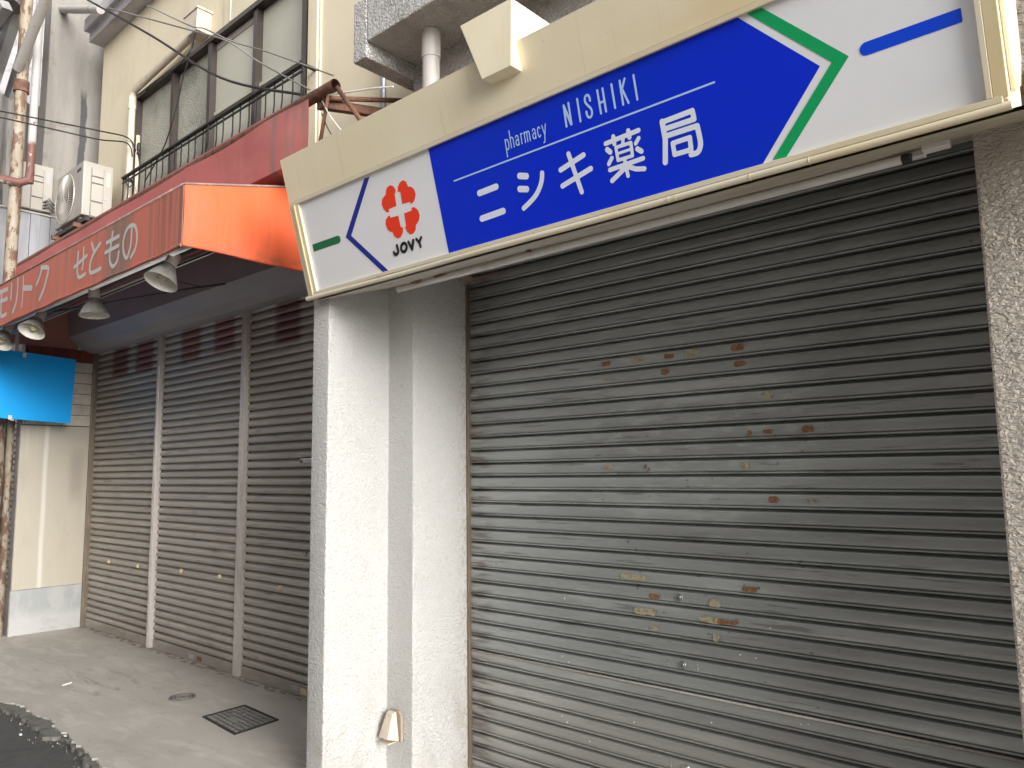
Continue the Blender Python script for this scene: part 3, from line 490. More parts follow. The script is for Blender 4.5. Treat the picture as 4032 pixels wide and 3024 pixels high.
# groove heights measured at the left jamb: phase of the slat courses
PH0 = (1.194 - 1.55) * YS + 1.55 + .005
k0 = int((PH0 + .12) // PT); zs = PH0 - k0 * PT
i = 0
z = zs
first = True
while z < 2.86:
    if first: s0.parent = rs; s0.location = Vector((-1.8, YS, z)) - ORG['roller_shutter']; first = False
    else: inst(s0, rs, (-1.8 + rng.normal(0, .0006), YS + rng.normal(0, .0007), z))
    z += PT
mb = MB(); mb.box(-3.188, -3.177, 3.170, 3.23, -.12, 2.66); mb.build('guide_rail', 'brown_aluminium', rs)
mb = MB(); mb.box(-.44, -.42, 3.165, 3.23, 0, 2.66); mb.build('guide_rail', 'dark_metal', rs)
# wider reinforcing bar between the courses
mb = MB(); mb.tube([(-3.165, YS - .0105, .553), (-.45, YS - .0105, .553)], .0055, 8); mb.build('reinforcing_bar', 'aluminium', rs, smooth=True)
def slat_face(zq):      # height of the flat of the course nearest to zq
    k = round((zq - .034 - zs) / PT); return zs + k * PT + .034
for (lx, lz) in [(-1.837, .96), (-1.832, .655), (-1.833, .233)]:
    zz = slat_face(lz)
    mb = MB(); mb.lathe([(0.001, -.018), (.011, -.018), (.013, -.015), (.013, -.012), (.017, -.012), (.019, -.009), (.019, 0)], (lx, YS, zz), (0, 1, 0), 20)
    lk = mb.build('lock', 'steel', rs, smooth=False)
    mb = MB(); mb.box(lx - .0022, lx + .0022, YS - .0187, YS - .0165, zz - .006, zz + .006); mb.build('keyhole', 'dark_metal', lk)
    for sx in (-1, 1):
        for q in range(2):
            mb = MB(); mb.lathe([(.0005, -.012), (.003, -.011), (.0042, -.008)], (lx + sx * (.075 + .012 * (q if lz > .9 else 0)), YS, zz + (.009 if q else -.007)), (0, 1, 0), 8); mb.build('rivet', 'steel', rs)
RES = [(-2.207, 2.086, .05, .026, 0), (-2.021, 2.09, .075, .024, 1), (-1.843, 2.086, .05, .022, 0), (-1.721, 2.091, .08, .034, 1), (-1.498, 2.091, .06, .03, 0), (-1.869, 2.014, .04, .03, 2), (-2.209, 2.015, .04, .022, 2),
       (-1.488, 2.021, .05, .024, 2), (-1.37, 1.869, .05, .03, 1), (-1.376, 1.709, .045, .018, 0), (-1.205, 1.711, .045, .028, 0), (-1.461, 1.705, .02, .022, 0), (-2.203, 1.569, .045, .024, 2), (-1.99, 1.567, .012, .022, 0), (-1.484, 1.563, .035, .028, 2),
       (-1.366, 1.423, .042, .028, 0), (-1.208, 1.414, .05, .014, 2), (-2.075, 1.043, .15, .024, 1), (-1.494, 1.03, .07, .018, 0), (-1.963, .949, .055, .022, 2), (-1.657, .961, .06, .036, 2), (-2.018, .884, .12, .03, 1), (-1.68, .885, .11, .028, 2), (-1.60, .875, .10, .022, 2), (-1.969, .797, .04, .016, 2), (-1.658, .802, .032, .028, 1)]
for j, (x, z, w, h, kd) in enumerate(RES):
    zf = slat_face(z); dz = max(-.006, min(.006, z - zf)); pts = []
    n = 14; rag = (.004, .006, .007)[kd]
    for q in range(n):
        a = 2 * math.pi * q / n; cx, sz = math.cos(a), math.sin(a); kf = 1 / max(abs(cx), abs(sz))
        pts.append((x + w / 2 * cx * min(kf, 1.42) + rng.normal(0, rag * .45), zf + dz + h / 2 * sz * min(kf, 1.42) + rng.normal(0, rag * .3)))
    poly_mesh('tape_residue', ('tape_residue', 'pale_residue', 'pale_residue')[kd] if kd != 2 else 'tape_residue' if j % 2 else 'pale_residue', pts, lambda u, v, j=j: (u, YS - .0092 - .0002 * j, v), rs)
for x, z in [(-1.30, .55), (-1.27, .52), (-2.50, .93), (-2.52, .63), (-2.48, .61), (-2.53, .30), (-2.50, .27), (-2.36, .25), (-1.55, .72), (-1.48, .71), (-1.41, .915), (-.53, .79), (-2.1, .35), (-1.7, .42)]:
    zf = slat_face(z); mb = MB(); mb.lathe([(.0004, -.011), (.0028, -.0105), (.0035, -.008)], (x, YS, zf + rng.normal(0, .01)), (0, 1, 0), 7); mb.build('paint_speck', 'white_speck', rs)

# ---------------------------------------------------------------- the sign
VS = Vector((0, -.265, .964)).normalized(); NS = Vector((0, -.964, -.265)).normalized(); PS = Vector((0, 2.3, 2.5))
def sp(u, v, out=0.0):
    p = PS + VS * v + NS * out; return (u, p.y, p.z)
sg = thing('shop_sign', (-1.9, 2.35, 2.47), 'long blue and white sign box reading pharmacy NISHIKI over the shutter', 'sign')
def sbox(name, m, u0, u1, v0, v1, o0, o1, bevel=.0015, parent=None):
    mb = MB(); mb.hexa([sp(u0, v0, o1), sp(u1, v0, o1), sp(u1, v0, o0), sp(u0, v0, o0), sp(u0, v1, o1), sp(u1, v1, o1), sp(u1, v1, o0), sp(u0, v1, o0)])
    return mb.build(name, m, parent or sg, bevel=bevel)
# cabinet body behind the face
mb = MB(); bb = [sp(0, .005, -.016), sp(0, .722, -.016)]
mb.prism([(bb[0][1], bb[0][2]), (bb[1][1], bb[1][2]), (2.52, 3.17), (2.55, 2.56), (2.40, 2.505)], 'x', -3.496, -.300); cab = mb.build('cabinet', 'cream_enamel', sg, bevel=.002)
sbox('upper_band', 'cream_enamel', -3.502, -2.2562, .499, .726, -.015, 0.0, .0008)
sbox('upper_band', 'cream_enamel', -2.2555, -1.5552, .499, .726, -.015, 0.0, .0008)
sbox('upper_band', 'cream_enamel', -1.5545, -.293, .499, .726, -.015, 0.0, .0008)
fp = sbox('face_panel', 'sign_white', -3.43, -.335, .008, .485, -.0155, -.012, .0005)
sbox('top_trim', 'cream_trim', -3.50, -.296, .479, .4975, -.0115, .003)
sbox('bottom_trim', 'cream_trim', -3.478, -.31, -.002, .0155, -.0115, .006)
sbox('side_trim', 'cream_trim', -3.500, -3.472, -.002, .4785, -.0115, .004)
sbox('side_trim', 'gold_trim', -3.4705, -3.452, -.002, .4785, -.0115, .009)
sbox('side_trim', 'cream_trim', -3.4505, -3.424, .016, .4785, -.0115, .002)
sbox('side_trim', 'cream_trim', -.346, -.331, .016, .4785, -.0115, .006)
sbox('side_trim', 'gold_trim', -.330, -.296, .010, .4785, -.0115, .004)
mb = MB(); n = 60; pth = []
c = sp(0, -.0135, -.002)
for i in range(n + 1):
    x = -3.522 + (3.522 - .292) * i / n; pth.append((x, c[1] + .0012 * math.sin(x * 4.1), c[2] + .0012 * math.sin(x * 5.3 + 1)))
mb.tube(pth, .0125, 14); tb = mb.build('bottom_tube', 'cream_trim', sg); smooth_auto(tb, 50)
for x in (-2.04, -1.86, -1.60, -1.52, -1.31, -1.28, -1.01, -.82):
    mb = MB(); mb.lathe([(.0128, -.002), (.0136, -.001), (.0136, .001), (.0128, .002)], (x, c[1], c[2]), (1, 0.0, 0.0), 14); mb.build('tape_ring', 'gold_trim', tb)
# end cheek of the box and its rolled edge
mb = MB(); e0 = sp(0, .03, -.02); e1 = sp(0, .72, -.02)
mb.prism([(e0[1] + .03, e0[2] + .06), (e1[1] + .03, e1[2]), (2.50, 3.17), (2.52, 2.70), (2.47, 2.60), (2.36, 2.545)], 'x', -.299, -.287); mb.build('end_cheek', 'cream_trim', sg, bevel=.004)
# graphics, layered as thin vinyl
F0 = -.012
poly_mesh('blue_field', 'sign_blue', [(-2.4235, .0155), (-1.2585, .0155), POLY['blue_field'][3], (-1.3805, .4785), (-2.4235, .4785)] if False else
          [(POLY['blue_field'][0][0] * .5 + POLY['blue_field'][1][0] * .5, .4788), (POLY['blue_field'][0][0] * .5 + POLY['blue_field'][1][0] * .5, .0158), (POLY['blue_field'][2][0], .0158), POLY['blue_field'][3], (POLY['blue_field'][4][0], .4788)][::-1],
          lambda u, v: sp(u, v, F0 + .0010), sg)
def clipv(pts): return [(u, min(max(v, .0158), .4788)) for u, v in pts]
poly_mesh('green_chevron', 'sign_green', clipv(POLY['green_chevron']), lambda u, v: sp(u, v, F0 + .0010), sg)
poly_mesh('blue_chevron', 'sign_chevron_blue', clipv(POLY['blue_chevron']), lambda u, v: sp(u, v, F0 + .0010), sg)
for k_ in ('petal_ul', 'petal_ur', 'petal_ll', 'petal_lr'):
    poly_mesh('clover_petal', 'clover_red', POLY[k_], lambda u, v: sp(u, v, F0 + .0010), sg)
for nm, stks in STROKE.items():
    key = nm.split('|')[0]
    if key in ('blue_bar', 'green_bar'):
        (a, b), w = stks[0]
        if key == 'blue_bar':
            vv = (a[1] + b[1]) / 2; st = [([(a[0], vv), (b[0] + .1, vv)], w)]; lim = b[0]; cl = lambda X, Y, L_=lim: X - L_
            vs2, fs2 = stroke_cells(st, .003, cl); plane_mesh('blue_bar', 'sign_bar_blue', vs2, fs2, lambda u, v: sp(u, v, F0 + .0010), sg)
        else:
            vv = (a[1] + b[1]) / 2; st = [([(a[0] - .1, vv), (b[0], vv)], w)]; lim = a[0]; cl = lambda X, Y, L_=lim: L_ - X
            vs2, fs2 = stroke_cells(st, .002, cl); plane_mesh('green_bar', 'sign_dark_green', vs2, fs2, lambda u, v: sp(u, v, F0 + .0010), sg)
        continue
    st = []
    for pts, w in stks:
        if len(pts) > 5 and key in ('letter S', 'character shi'): pts = [tuple(q) for q in cat_rom(pts, 5)]
        elif key in ('letter J',) : pts = [tuple(q) for q in cat_rom(pts, 5)]
        elif key == 'character kyoku' and len(pts) == 6: pts = pts[:2] + [tuple(q) for q in cat_rom(pts[1:], 5)][1:]
        st.append((pts, w))
    lo, la = F0 + .0020, key
    m_ = 'letter_black' if la in ('letter J', 'letter O', 'letter V', 'letter Y') else 'letter_blue' if la == 'rule_line' or la in PHAR else 'letter_white'
    if la.startswith('letter') and m_ != 'letter_black': m_ = 'letter_blue'
    vs2, fs2 = stroke_cells(st, .0018 if la.startswith('letter') else .0025)
    ob = plane_mesh('rule_line' if la == 'rule_line' else la.split()[0], m_, vs2, fs2, lambda u, v: sp(u, v, lo), sg)
# tapered bracket block on the upper band
kb = thing('sign_bracket_block', (-1.93, 2.2, 3.09), 'cream tapered block sticking out above the blue sign', 'bracket')
mb = MB(); mb.hexa([(-1.99, 2.077, 3.088), (-1.835, 2.077, 3.088), (-1.835, 2.142, 3.088), (-1.99, 2.142, 3.088), (-2.115, 2.080, 3.366), (-1.835, 2.084, 3.366), (-1.835, 2.40, 3.366), (-2.115, 2.40, 3.366)])
mb.build('block', 'cream_enamel', kb, bevel=.003)
# soffit board under the sign: warped plywood
mb = MB()
ph1 = [rng.random() * 6 for _ in range(4)]
def soff(u, v, dz=0.0):
    x = -3.50 + u * (3.50 + .25); y = 2.305 + v * .638
    warp = .010 * math.sin(x * 3.1 + ph1[0]) * math.sin(v * 3.1) + .006 * math.sin(x * 8 + ph1[1]) * v + (.014 * math.exp(-((x + 2.0) / .22) ** 2) * -math.sin(v * 2.6))
    if x < -3.1: warp *= max(0.0, (x + 3.5) / .4)
    return (x, y, 2.466 + .309 * (y - 2.305) + warp * (.6 if v > .5 else 1) + dz)
mb.grid(lambda u, v: soff(u, v), 90, 10)
mb.grid(lambda u, v: soff(u, v, .012), 90, 10)
so = mb.build('soffit_board', 'soffit_board', origin=(-1.9, 2.5, 2.46), fixn=False); smooth_auto(so, 60)
tag(so, 'warped peeling plywood board under the blue sign box', 'soffit')
for (x, w_, v_, m_) in [(-3.02, .10, .52, 'peeled_ply'), (-2.9, .07, .60, 'peeled_ply'), (-2.62, .16, .93, 'peeled_ply'), (-2.33, .22, .96, 'yellow_ply'), (-2.25, .03, .55, 'peeled_ply'), (-1.86, .03, .78, 'peeled_ply'), (-1.72, .16, .86, 'peeled_ply')]:
    mb = MB(); n = 8; top = []; bot = []
    for q in range(n + 1):
        t = q / n; xx = x + (t - .5) * w_; u = (xx + 3.5) / 3.75; p = soff(u, v_ + rng.normal(0, .012)); wd = (.012 + .016 * rng.random()) * math.sin(math.pi * t) + .003
        top.append((p[0], p[1] - wd / 2, p[2] - .005)); bot.append((p[0] + rng.normal(0, .003), p[1] + wd / 2, p[2] - .009 - .012 * math.sin(math.pi * t) * (1 if m_ == 'yellow_ply' else .4)))
    mb.add(top + bot, [(q, q + 1, n + 2 + q, n + 1 + q) for q in range(n)])
    mb.build('peeled_flake', m_, so)
# fluorescent lamp along the soffit
fl = thing('fluorescent_lamp', (-1.9, 2.72, 2.55), 'long white fluorescent tube running under the sign in front of the shutter', 'lamp')
mb = MB(); mb.box(-3.18, -.60, 2.745, 2.775, 2.578, 2.60); mb.build('batten', 'tube_white', fl, bevel=.004)
mb = MB(); mb.tube([(-3.24, 2.705, 2.562), (-.66, 2.705, 2.566)], .0165, 14); smooth_auto(mb.build('tube', 'tube_white', fl), 50)
for x in (-3.235, -.645):
    mb = MB(); mb.tube([(x - .012, 2.705, 2.564), (x + .012, 2.705, 2.564)], .018, 12); mb.tube([(x, 2.705, 2.565), (x, 2.745, 2.590)], .008, 6); mb.build('lamp_holder', 'tube_white' if x < -1 else 'dark_metal', fl)
mb = MB(); mb.box(-.60, -.52, 2.70, 2.74, 2.575, 2.60); mb.build('end_cap', 'tube_white', fl, bevel=.004)

# outlet hood at the foot of the pier
oh = thing('outlet_hood', (-3.31, 2.74, .14), 'small beige outlet hood low on the white stucco pier', 'outlet cover')
mb = MB(); mb.prism([(-3.362, .148), (-3.262, .148), (-3.262, .278), (-3.285, .300), (-3.345, .300), (-3.362, .285)], 'y', 2.748, 2.764); mb.build('back_plate', 'hood_dirt', oh, bevel=.002)
mb = MB(); mb.hexa([(-3.362, 2.680, .170), (-3.288, 2.680, .170), (-3.272, 2.746, .150), (-3.362, 2.746, .150), (-3.348, 2.722, .288), (-3.300, 2.722, .288), (-3.296, 2.746, .296), (-3.352, 2.746, .296)])
hd = mb.build('cover', 'hood_beige', oh, bevel=.003)
mb = MB(); mb.box(-3.350, -3.290, 2.684, 2.745, .142, .148); mb.build('lower_lip', 'hood_beige', oh, bevel=.001)
for x, y, z in [(-3.328, 2.7195, .277), (-3.31, 2.690, .158)]:
    mb = MB(); mb.lathe([(.0005, -.004), (.003, -.003), (.004, 0)], (x, y, z), (0, 1, -.2), 8); mb.build('screw', 'steel', oh)

# PVC downpipe between balcony and sign
dp = thing('balcony_downpipe', (-3.04, 2.763, 2.9), 'thick grey plastic drainpipe dropping from the stucco balcony behind the sign', 'pipe')
mb = MB(); mb.tube([(-3.04, 2.763, 3.05), (-3.04, 2.763, 4.03)], .049, 20); smooth_auto(mb.build('pipe', 'pvc_grey', dp), 50)
mb = MB(); mb.tube([(-3.04, 2.763, 3.86), (-3.04, 2.763, 4.02)], .054, 20); smooth_auto(mb.build('socket', 'pvc_grey', dp), 50)
mb = MB(); mb.tube([(-3.95, 3.15, 3.3), (-3.95, 3.15, 4.9)], .022, 12)
tag(smooth_auto(mb.build('conduit', 'conduit_grey'), 50), 'thin grey conduit on the cream wall below the stucco balcony beam', 'conduit')

# ================================================================ left shop building
lb = thing('crockery_shop_building', (-6.5, 3.3, 0), 'cream rendered two storey shop with brown upstairs window behind the red awning', 'building')
YW = 3.2
mb = MB()
WX0, WX1, WZ0, WZ1 = -8.13, -4.92, 3.9, 5.56
mb.box(-9.19, WX0, YW, 3.5, 2.9, 7.4); mb.box(WX1, -3.56, YW, 3.5, 2.9, 7.4); mb.box(WX0, WX1, YW, 3.5, WZ1, 7.4); mb.box(WX0, WX1, YW, 3.5, 2.9, WZ0)
mb.build('upper_wall', 'cream_wall', lb)
mb = MB(); mb.box(-9.19, -3.51, 3.5, 4.6, -.02, 7.4); mb.build('inner_wall', 'joint_dark', lb)
mb = MB(); mb.box(-4.90, -4.775, 3.165, 3.198, 3.3, 7.4); tr = mb.build('wall_trim', 'cream_wall', lb, bevel=.004)
mb = MB(); mb.box(-4.768, -4.755, 3.18, 3.198, 3.3, 7.4); mb.build('wall_trim', 'pvc_cream', lb)
mb = MB(); mb.box(-6.205, -6.19, 3.192, 3.199, 5.62, 7.4); mb.build('wall_seam', 'cream_trim', lb)
# window
wf = MB()
wf.box(WX0, WX1, 3.155, 3.26, WZ1 - .045, WZ1 - .001); wf.box(WX0 + .001, WX0 + .05, 3.156, 3.26, WZ0, WZ1 - .046); wf.box(WX1 - .05, WX1 - .001, 3.156, 3.26, WZ0, WZ1 - .046)
win = wf.build('window', 'window_frame', lb); 
MX = [-8.08, -7.275, -6.50, -5.715, -4.97]
for i_, x in enumerate(MX[1:4]):
    mb = MB(); mb.box(x - .028, x + .028, 3.175 if i_ != 1 else 3.165, 3.235, WZ0, WZ1 - .046); mb.build('sash_stile', 'window_frame', win)
for i_ in range(4):
    mb = MB(); mb.box(MX[i_], MX[i_ + 1], 3.225 + .012 * (i_ % 2), 3.23 + .012 * (i_ % 2), WZ0, WZ1 - .04); mb.build('pane', 'frosted_glass' if i_ < 2 else 'plain_frosted', win)
mb = MB(); mb.box(MX[2], MX[4], 3.212, 3.222, 4.815, 4.85); mb.build('sash_rail', 'plain_frosted', win)
mb = MB(); mb.box(MX[2] + .03, MX[3] - .03, 3.218, 3.2235, WZ1 - .11, WZ1 - .05); mb.build('sash_rail', 'wall_edge', win)
# side wall (faces right) with tiles, bricks, plaster, plinth
mb = MB(); mb.box(-9.02, -8.901, 2.503, 3.49, .44, 2.083); sw = mb.build('side_wall', 'plaster_wall', lb, bevel=.004)
mb = MB(); mb.box(-9.02, -8.895, 2.495, 3.49, -.02, .438)
pl = mb.build('plinth', 'plinth_paint', lb, bevel=.006)
mb = MB(); mb.box(-9.021, -8.896, 2.487, 2.494, -.02, .436); mb.box(-9.021, -8.902, 2.495, 2.502, .442, 2.9); mb.build('wall_edge', 'wall_edge', lb)
mb = MB(); mb.box(-9.015, -8.908, 2.504, 3.49, 2.084, 2.91); bk = mb.build('tile_bed', 'joint_dark', lb)
tz = [2.092, 2.206, 2.320, 2.434, 2.548, 2.662, 2.776]
t0 = None
for r_ in range(6):
    ys = [2.506, 2.533, 2.88, 3.215] if r_ == 0 else [2.506, 2.71, 3.215]
    for a, b in zip(ys[:-1], ys[1:]):
        mb = MB(); mb.box(-8.912, -8.899, a + .003, b - .003, tz[r_] + .002, tz[r_ + 1] - .005); mb.build('tile', 'tile_cream', bk, bevel=.002, seg=1)
yb = 2.506
while yb < 3.2:
    w_ = .11 + .03 * rng.random(); mb = MB(); mb.box(-8.912, -8.898 + .002 * rng.random(), yb + .002, min(yb + w_, 3.215) - .003, 2.782, 2.902); mb.build('brick', 'red_brick', bk, bevel=.003, seg=1); yb += w_
# roller shutters
LP = .0659
prof_old = [(0, .024), (.0015, .002), (.005, -.006), (.011, -.0100), (.021, -.0122), (.032, -.0120), (.042, -.009), (.0485, -.0045), (.0500, .004), (.0520, .001), (.0545, -.001), (.0562, .003), (.0575, .020), (.0659, .024)]
SH = [(-8.86, -7.314, 'leftmost of three brown-grey shutters, beside the plaster side wall'), (-7.252, -5.756, 'middle of the three brown-grey roller shutters between two posts'), (-5.686, -3.62, 'dark brown-grey roller shutter next to the white stucco pier')]
ol0 = None
for si, (x0, x1, lab) in enumerate(SH):
    t = thing('roller_shutter', ((x0 + x1) / 2, YW, 0), lab, 'shutter', 'crockery shop shutters')
    base = slat_mesh('slat', prof_old, -(x1 - x0) / 2, (x1 - x0) / 2, 'old_shutter_paint')
    z = .075 + .012; fst = True
    while z < 2.93:
        if fst: base.parent = t; base.location = Vector(((x0 + x1) / 2, YW, z)) - ORG[t.name]; fst = False
        else: inst(base, t, ((x0 + x1) / 2, YW + rng.normal(0, .0012), z))
        z += LP
    mb = MB(); mb.box(x0, x1, 3.186, 3.214, .002, .083); br = mb.build('bottom_rail', 'old_shutter_paint', t, bevel=.003)
    kn = {0: [(-8.332, .70), (-7.642, .703)], 1: [(-6.752, .72), (-6.075, .726)], 2: [(-5.166, .716)]}[si]
    for kx, kz in kn:
        mb = MB(); mb.lathe([(.0005, -.026), (.012, -.025), (.018, -.02), (.022, -.012), (.024, -.002)], (kx, YW, kz), (0, 1, 0), 14); ob = mb.build('finger_cup', 'gold_trim', t); smooth_auto(ob, 40)
    st = {0: [(-8.02, .035, .09, .03, 'pale_residue')], 1: [(-6.50, .04, .085, .036, 'sticker_grey'), (-6.36, .036, .085, .036, 'tape_residue')], 2: [(-4.93, .05, .08, .03, 'sticker_grey'), (-4.83, .04, .08, .042, 'yellow_ply')]}[si]
    for x, z, w_, h_, m_ in st:
        mb = MB(); mb.box(x - w_ / 2, x + w_ / 2, 3.1845, 3.1855, z - h_ / 2, z + h_ / 2); mb.build('sticker', m_, t)
    if si == 2:
        mb = MB(); mb.box(-4.915, -4.72, 3.176, 3.186, 1.628, 1.664); h_ = mb.build('handle', 'steel', t, bevel=.004)
        mb = MB(); mb.box(-4.905, -4.885, 3.174, 3.177, 1.634, 1.658); mb.build('handle_slot', 'dark_metal', h_)
        mb = MB(); mb.lathe([(.004, -.024), (.012, -.024), (.015, -.018), (.018, -.005)], (-4.838, YW, .98), (0, 1, 0), 14); mb.build('lock', 'steel', t)
for x0, x1, lab, nm in [(-7.312, -7.254, 'grey aluminium shutter post between left and middle shutters', 'shutter_post'), (-5.754, -5.688, 'grey aluminium shutter post left of the darkest shutter', 'shutter_post')]:
    t = thing(nm, ((x0 + x1) / 2, 3.17, 0), lab, 'post', 'shutter posts')
    mb = MB(); mb.box(x0, x1, 3.150, 3.205, .004, 2.90); mb.build('channel', 'aluminium', t, bevel=.004)
    for q in (.32, .66):
        xx = x0 + (x1 - x0) * q; mb = MB(); mb.box(xx - .003, xx + .003, 3.145, 3.1495, .006, 2.90); mb.build('bead', 'aluminium', t)
t = mb = MB(); mb.box(-8.898, -8.862, 3.145, 3.23, .002, 2.90); ob = mb.build('shutter_guide', 'brown_aluminium', bevel=.003); tag(ob, 'brown metal shutter guide in the corner by the plaster wall', 'guide rail')
# shutter housing
hb = thing('shutter_housing', (-6.3, 3.0, 2.86), 'dark grey sheet metal shutter housing under the awning', 'shutter box')
mb = MB(); mb.prism([(2.89, 3.42), (2.89, 3.03), (3.0, 2.925), (3.10, 2.885), (3.198, 2.878), (3.198, 3.42)], 'x', -8.892, -3.56); mb.build('casing', 'box_grey', hb, bevel=.006)

# railing in front of the upstairs window
rl = thing('window_railing', (-6.4, 3.06, 3.7), 'black iron railing with thin bars across the upstairs window', 'railing')
RY = 3.056
mb = MB(); mb.box(-8.08, -4.78, RY - .018, RY + .018, 4.605, 4.622); mb.build('top_rail', 'rail_black', rl)
mb = MB(); mb.box(-8.08, -4.78, RY - .006, RY + .006, 4.555, 4.57); mb.build('middle_rail', 'rail_black', rl)
mb = MB(); mb.box(-8.08, -4.78, RY - .018, RY + .018, 3.86, 3.875); mb.build('bottom_rail', 'rail_black', rl)
nb = 25; bar0 = None
for i_ in range(nb + 1):
    x = -8.06 + i_ * (3.27 / nb)
    if bar0 is None:
        mb = MB(); mb.tube([(x, RY, 4.604), (x, RY, 4.42), (x, RY - .012, 4.3), (x, RY - .03, 4.15), (x, RY - .03, 4.05), (x, RY - .01, 3.93), (x, RY, 3.875)], .0065, 6); bar0 = mb.build('bar', 'rail_black', rl)
    else:
        c_ = bar0.copy(); col.objects.link(c_); c_.parent = rl; c_.location = (x + 8.06 + rng.normal(0, .002), rng.normal(0, .004), 0)
for x in (-8.07, -4.785):
    mb = MB(); mb.box(x - .012, x + .012, RY + .018, 3.199, 4.60, 4.62); mb.box(x - .012, x + .012, 3.185, 3.199, 4.53, 4.70); mb.build('wall_bracket', 'rail_black', rl)
mb = MB(); mb.tube([(-8.07, RY, 4.60), (-8.03, RY + .05, 4.52), (-7.98, RY + .06, 4.54), (-7.94, RY + .03, 4.58)], .006, 6); mb.build('scroll', 'rail_black', rl)

# wall drain pipe
wp = thing('wall_drainpipe', (-8.08, 3.14, 3.4), 'cream plastic drainpipe with rain box above the upstairs window', 'pipe')
mb = MB(); mb.tube([(-6.68, 3.13, 5.665), (-8.06, 3.13, 5.585), (-8.10, 3.13, 5.55), (-8.105, 3.13, 5.48), (-8.105, 3.13, 3.4)] if False else [(-6.68, 3.13, 5.69), (-8.05, 3.13, 5.60), (-8.10, 3.13, 5.57), (-8.115, 3.13, 5.50), (-8.115, 3.13, 3.4)], .036, 14); smooth_auto(mb.build('pipe', 'pvc_cream', wp), 60)
mb = MB(); mb.tube([(-8.115, 3.13, 5.40), (-8.115, 3.13, 5.54)], .042, 14); smooth_auto(mb.build('elbow_socket', 'pvc_cream', wp), 60)
mb = MB(); mb.hexa([(-6.74, 3.06, 5.63), (-6.56, 3.06, 5.63), (-6.56, 3.198, 5.63), (-6.74, 3.198, 5.63), (-6.79, 3.05, 5.82), (-6.53, 3.05, 5.82), (-6.53, 3.198, 5.82), (-6.79, 3.198, 5.82)]); mb.build('rain_box', 'pvc_cream', wp, bevel=.006)
mb = MB(); mb.box(-6.80, -6.52, 3.04, 3.198, 5.822, 5.845); mb.build('box_lid', 'pvc_cream', wp, bevel=.003)
mb = MB(); mb.tube([(-8.03, 3.17, 3.6), (-8.03, 3.17, 5.1)], .02, 10); mb.build('branch_pipe', 'pvc_cream', wp, smooth=True)

# ---------------------------------------------------------------- awning
aw = thing('awning', (-6.5, 2.4, 2.8), 'weathered red awning with white brush letters and bright orange side', 'awning')
XS, YV = -4.1, 1.875; ZB, ZT = 2.812, 3.165
mb = MB(); mb.box(-9.0, XS, YV - .003, YV + .003, ZB, ZT); mb.build('front_valance', 'valance_canvas', aw)
mb = MB()
def chk(u, v):
    y = YV + .004 + u * 1.1; zt = ZT + .25 * (y - YV); zb = ZB + .010 + .004 * math.sin(u * 9)
    return (XS + .006 * math.sin(u * 7 + v * 2) * math.sin(math.pi * v) + .003, y, zb + (zt - zb) * v)
mb.grid(chk, 24, 8); mb.grid(lambda u, v: (lambda p: (p[0] - .004, p[1], p[2]))(chk(u, v)), 24, 8); sc_ = mb.build('side_panel', 'orange_canvas', aw, fixn=False); smooth_auto(sc_); sc_['label'] = 'bright orange canvas side panel'
mb = MB(); mb.prism([(1.90, 2.915), (2.889, 2.915), (3.0, 2.915), (3.0, 3.42), (1.90, 3.15)], 'x', -8.935, -8.93); pk = mb.build('side_panel', 'pink_canvas', aw); pk['label'] = 'dull pink inner side panel'
mb = MB(); mb.prism([(YV, ZT + .002), (2.95, ZT + .27), (2.95, ZT + .274), (YV, ZT + .006)], 'x', -9.0, XS); mb.build('roof_sheet', 'maroon_canvas', aw)
mb = MB(); mb.tube([(-9.0, YV - .003, ZT), (XS, YV - .003, ZT)], .007, 8); mb.tube([(XS + .003, YV, ZT + .002), (XS + .003, 2.9, ZT + .255)], .008, 8); mb.build('top_hem', 'hem', aw, smooth=True)
mb = MB(); pth = [(-9.0 + 4.9 * i_ / 50, YV - .002, ZB + .003 * math.sin(i_ * 1.3) - .002 * math.cos(i_ * .7)) for i_ in range(51)]; mb.tube(pth, .010, 8); smooth_auto(mb.build('bottom_hem', 'valance_canvas', aw), 60)
mb = MB(); pth = [(XS + .003, YV + 1.05 * i_ / 20, ZB + .008 + .004 * math.sin(i_ * .43)) for i_ in range(21)]; mb.tube(pth, .010, 8); smooth_auto(mb.build('bottom_hem', 'orange_canvas', aw), 60)
# upper maroon sheet on the pipe frame
mb = MB()
def mar(u, v):
    x = -9.0 + u * (9.0 - 3.695); dip = .02 * max(0, (u - .9) / .1) ** 2
    return (x, 2.40 + .012 * math.sin(x * 5) * math.sin(math.pi * v) * (1 if u > .7 else .4), 3.372 + v * (.388 - dip * (1 if v > .5 else 0)))
mb.grid(mar, 90, 6); ms = mb.build('upper_sheet', 'maroon_canvas', aw, fixn=False); smooth_auto(ms)
mb = MB(); mb.box(-9.0, -3.70, 2.404, 3.16, 3.372, 3.376); mb.build('sheet_underside', 'maroon_canvas', aw)
mb = MB(); mb.tube([(-8.99, 2.43, 3.735), (-3.47, 2.43, 3.735)], .034, 14, cap=False); mb.tube([(-8.99, 2.43, 3.735), (-3.47, 2.43, 3.735)], .029, 14, cap=False); smooth_auto(mb.build('frame_pipe', 'rust_steel', aw, fixn=False), 50)
for a, b, r_ in [((-3.54, 2.43, 3.70), (-3.66, 2.45, 3.40), .011), ((-3.47, 2.44, 3.72), (-3.20, 2.46, 3.38), .015), ((-3.60, 2.43, 3.70), (-3.60, 3.16, 3.95), .016)]:
    mb = MB(); mb.tube([a, b], r_, 8); mb.build('frame_rod', 'rust_steel', aw, smooth=True)
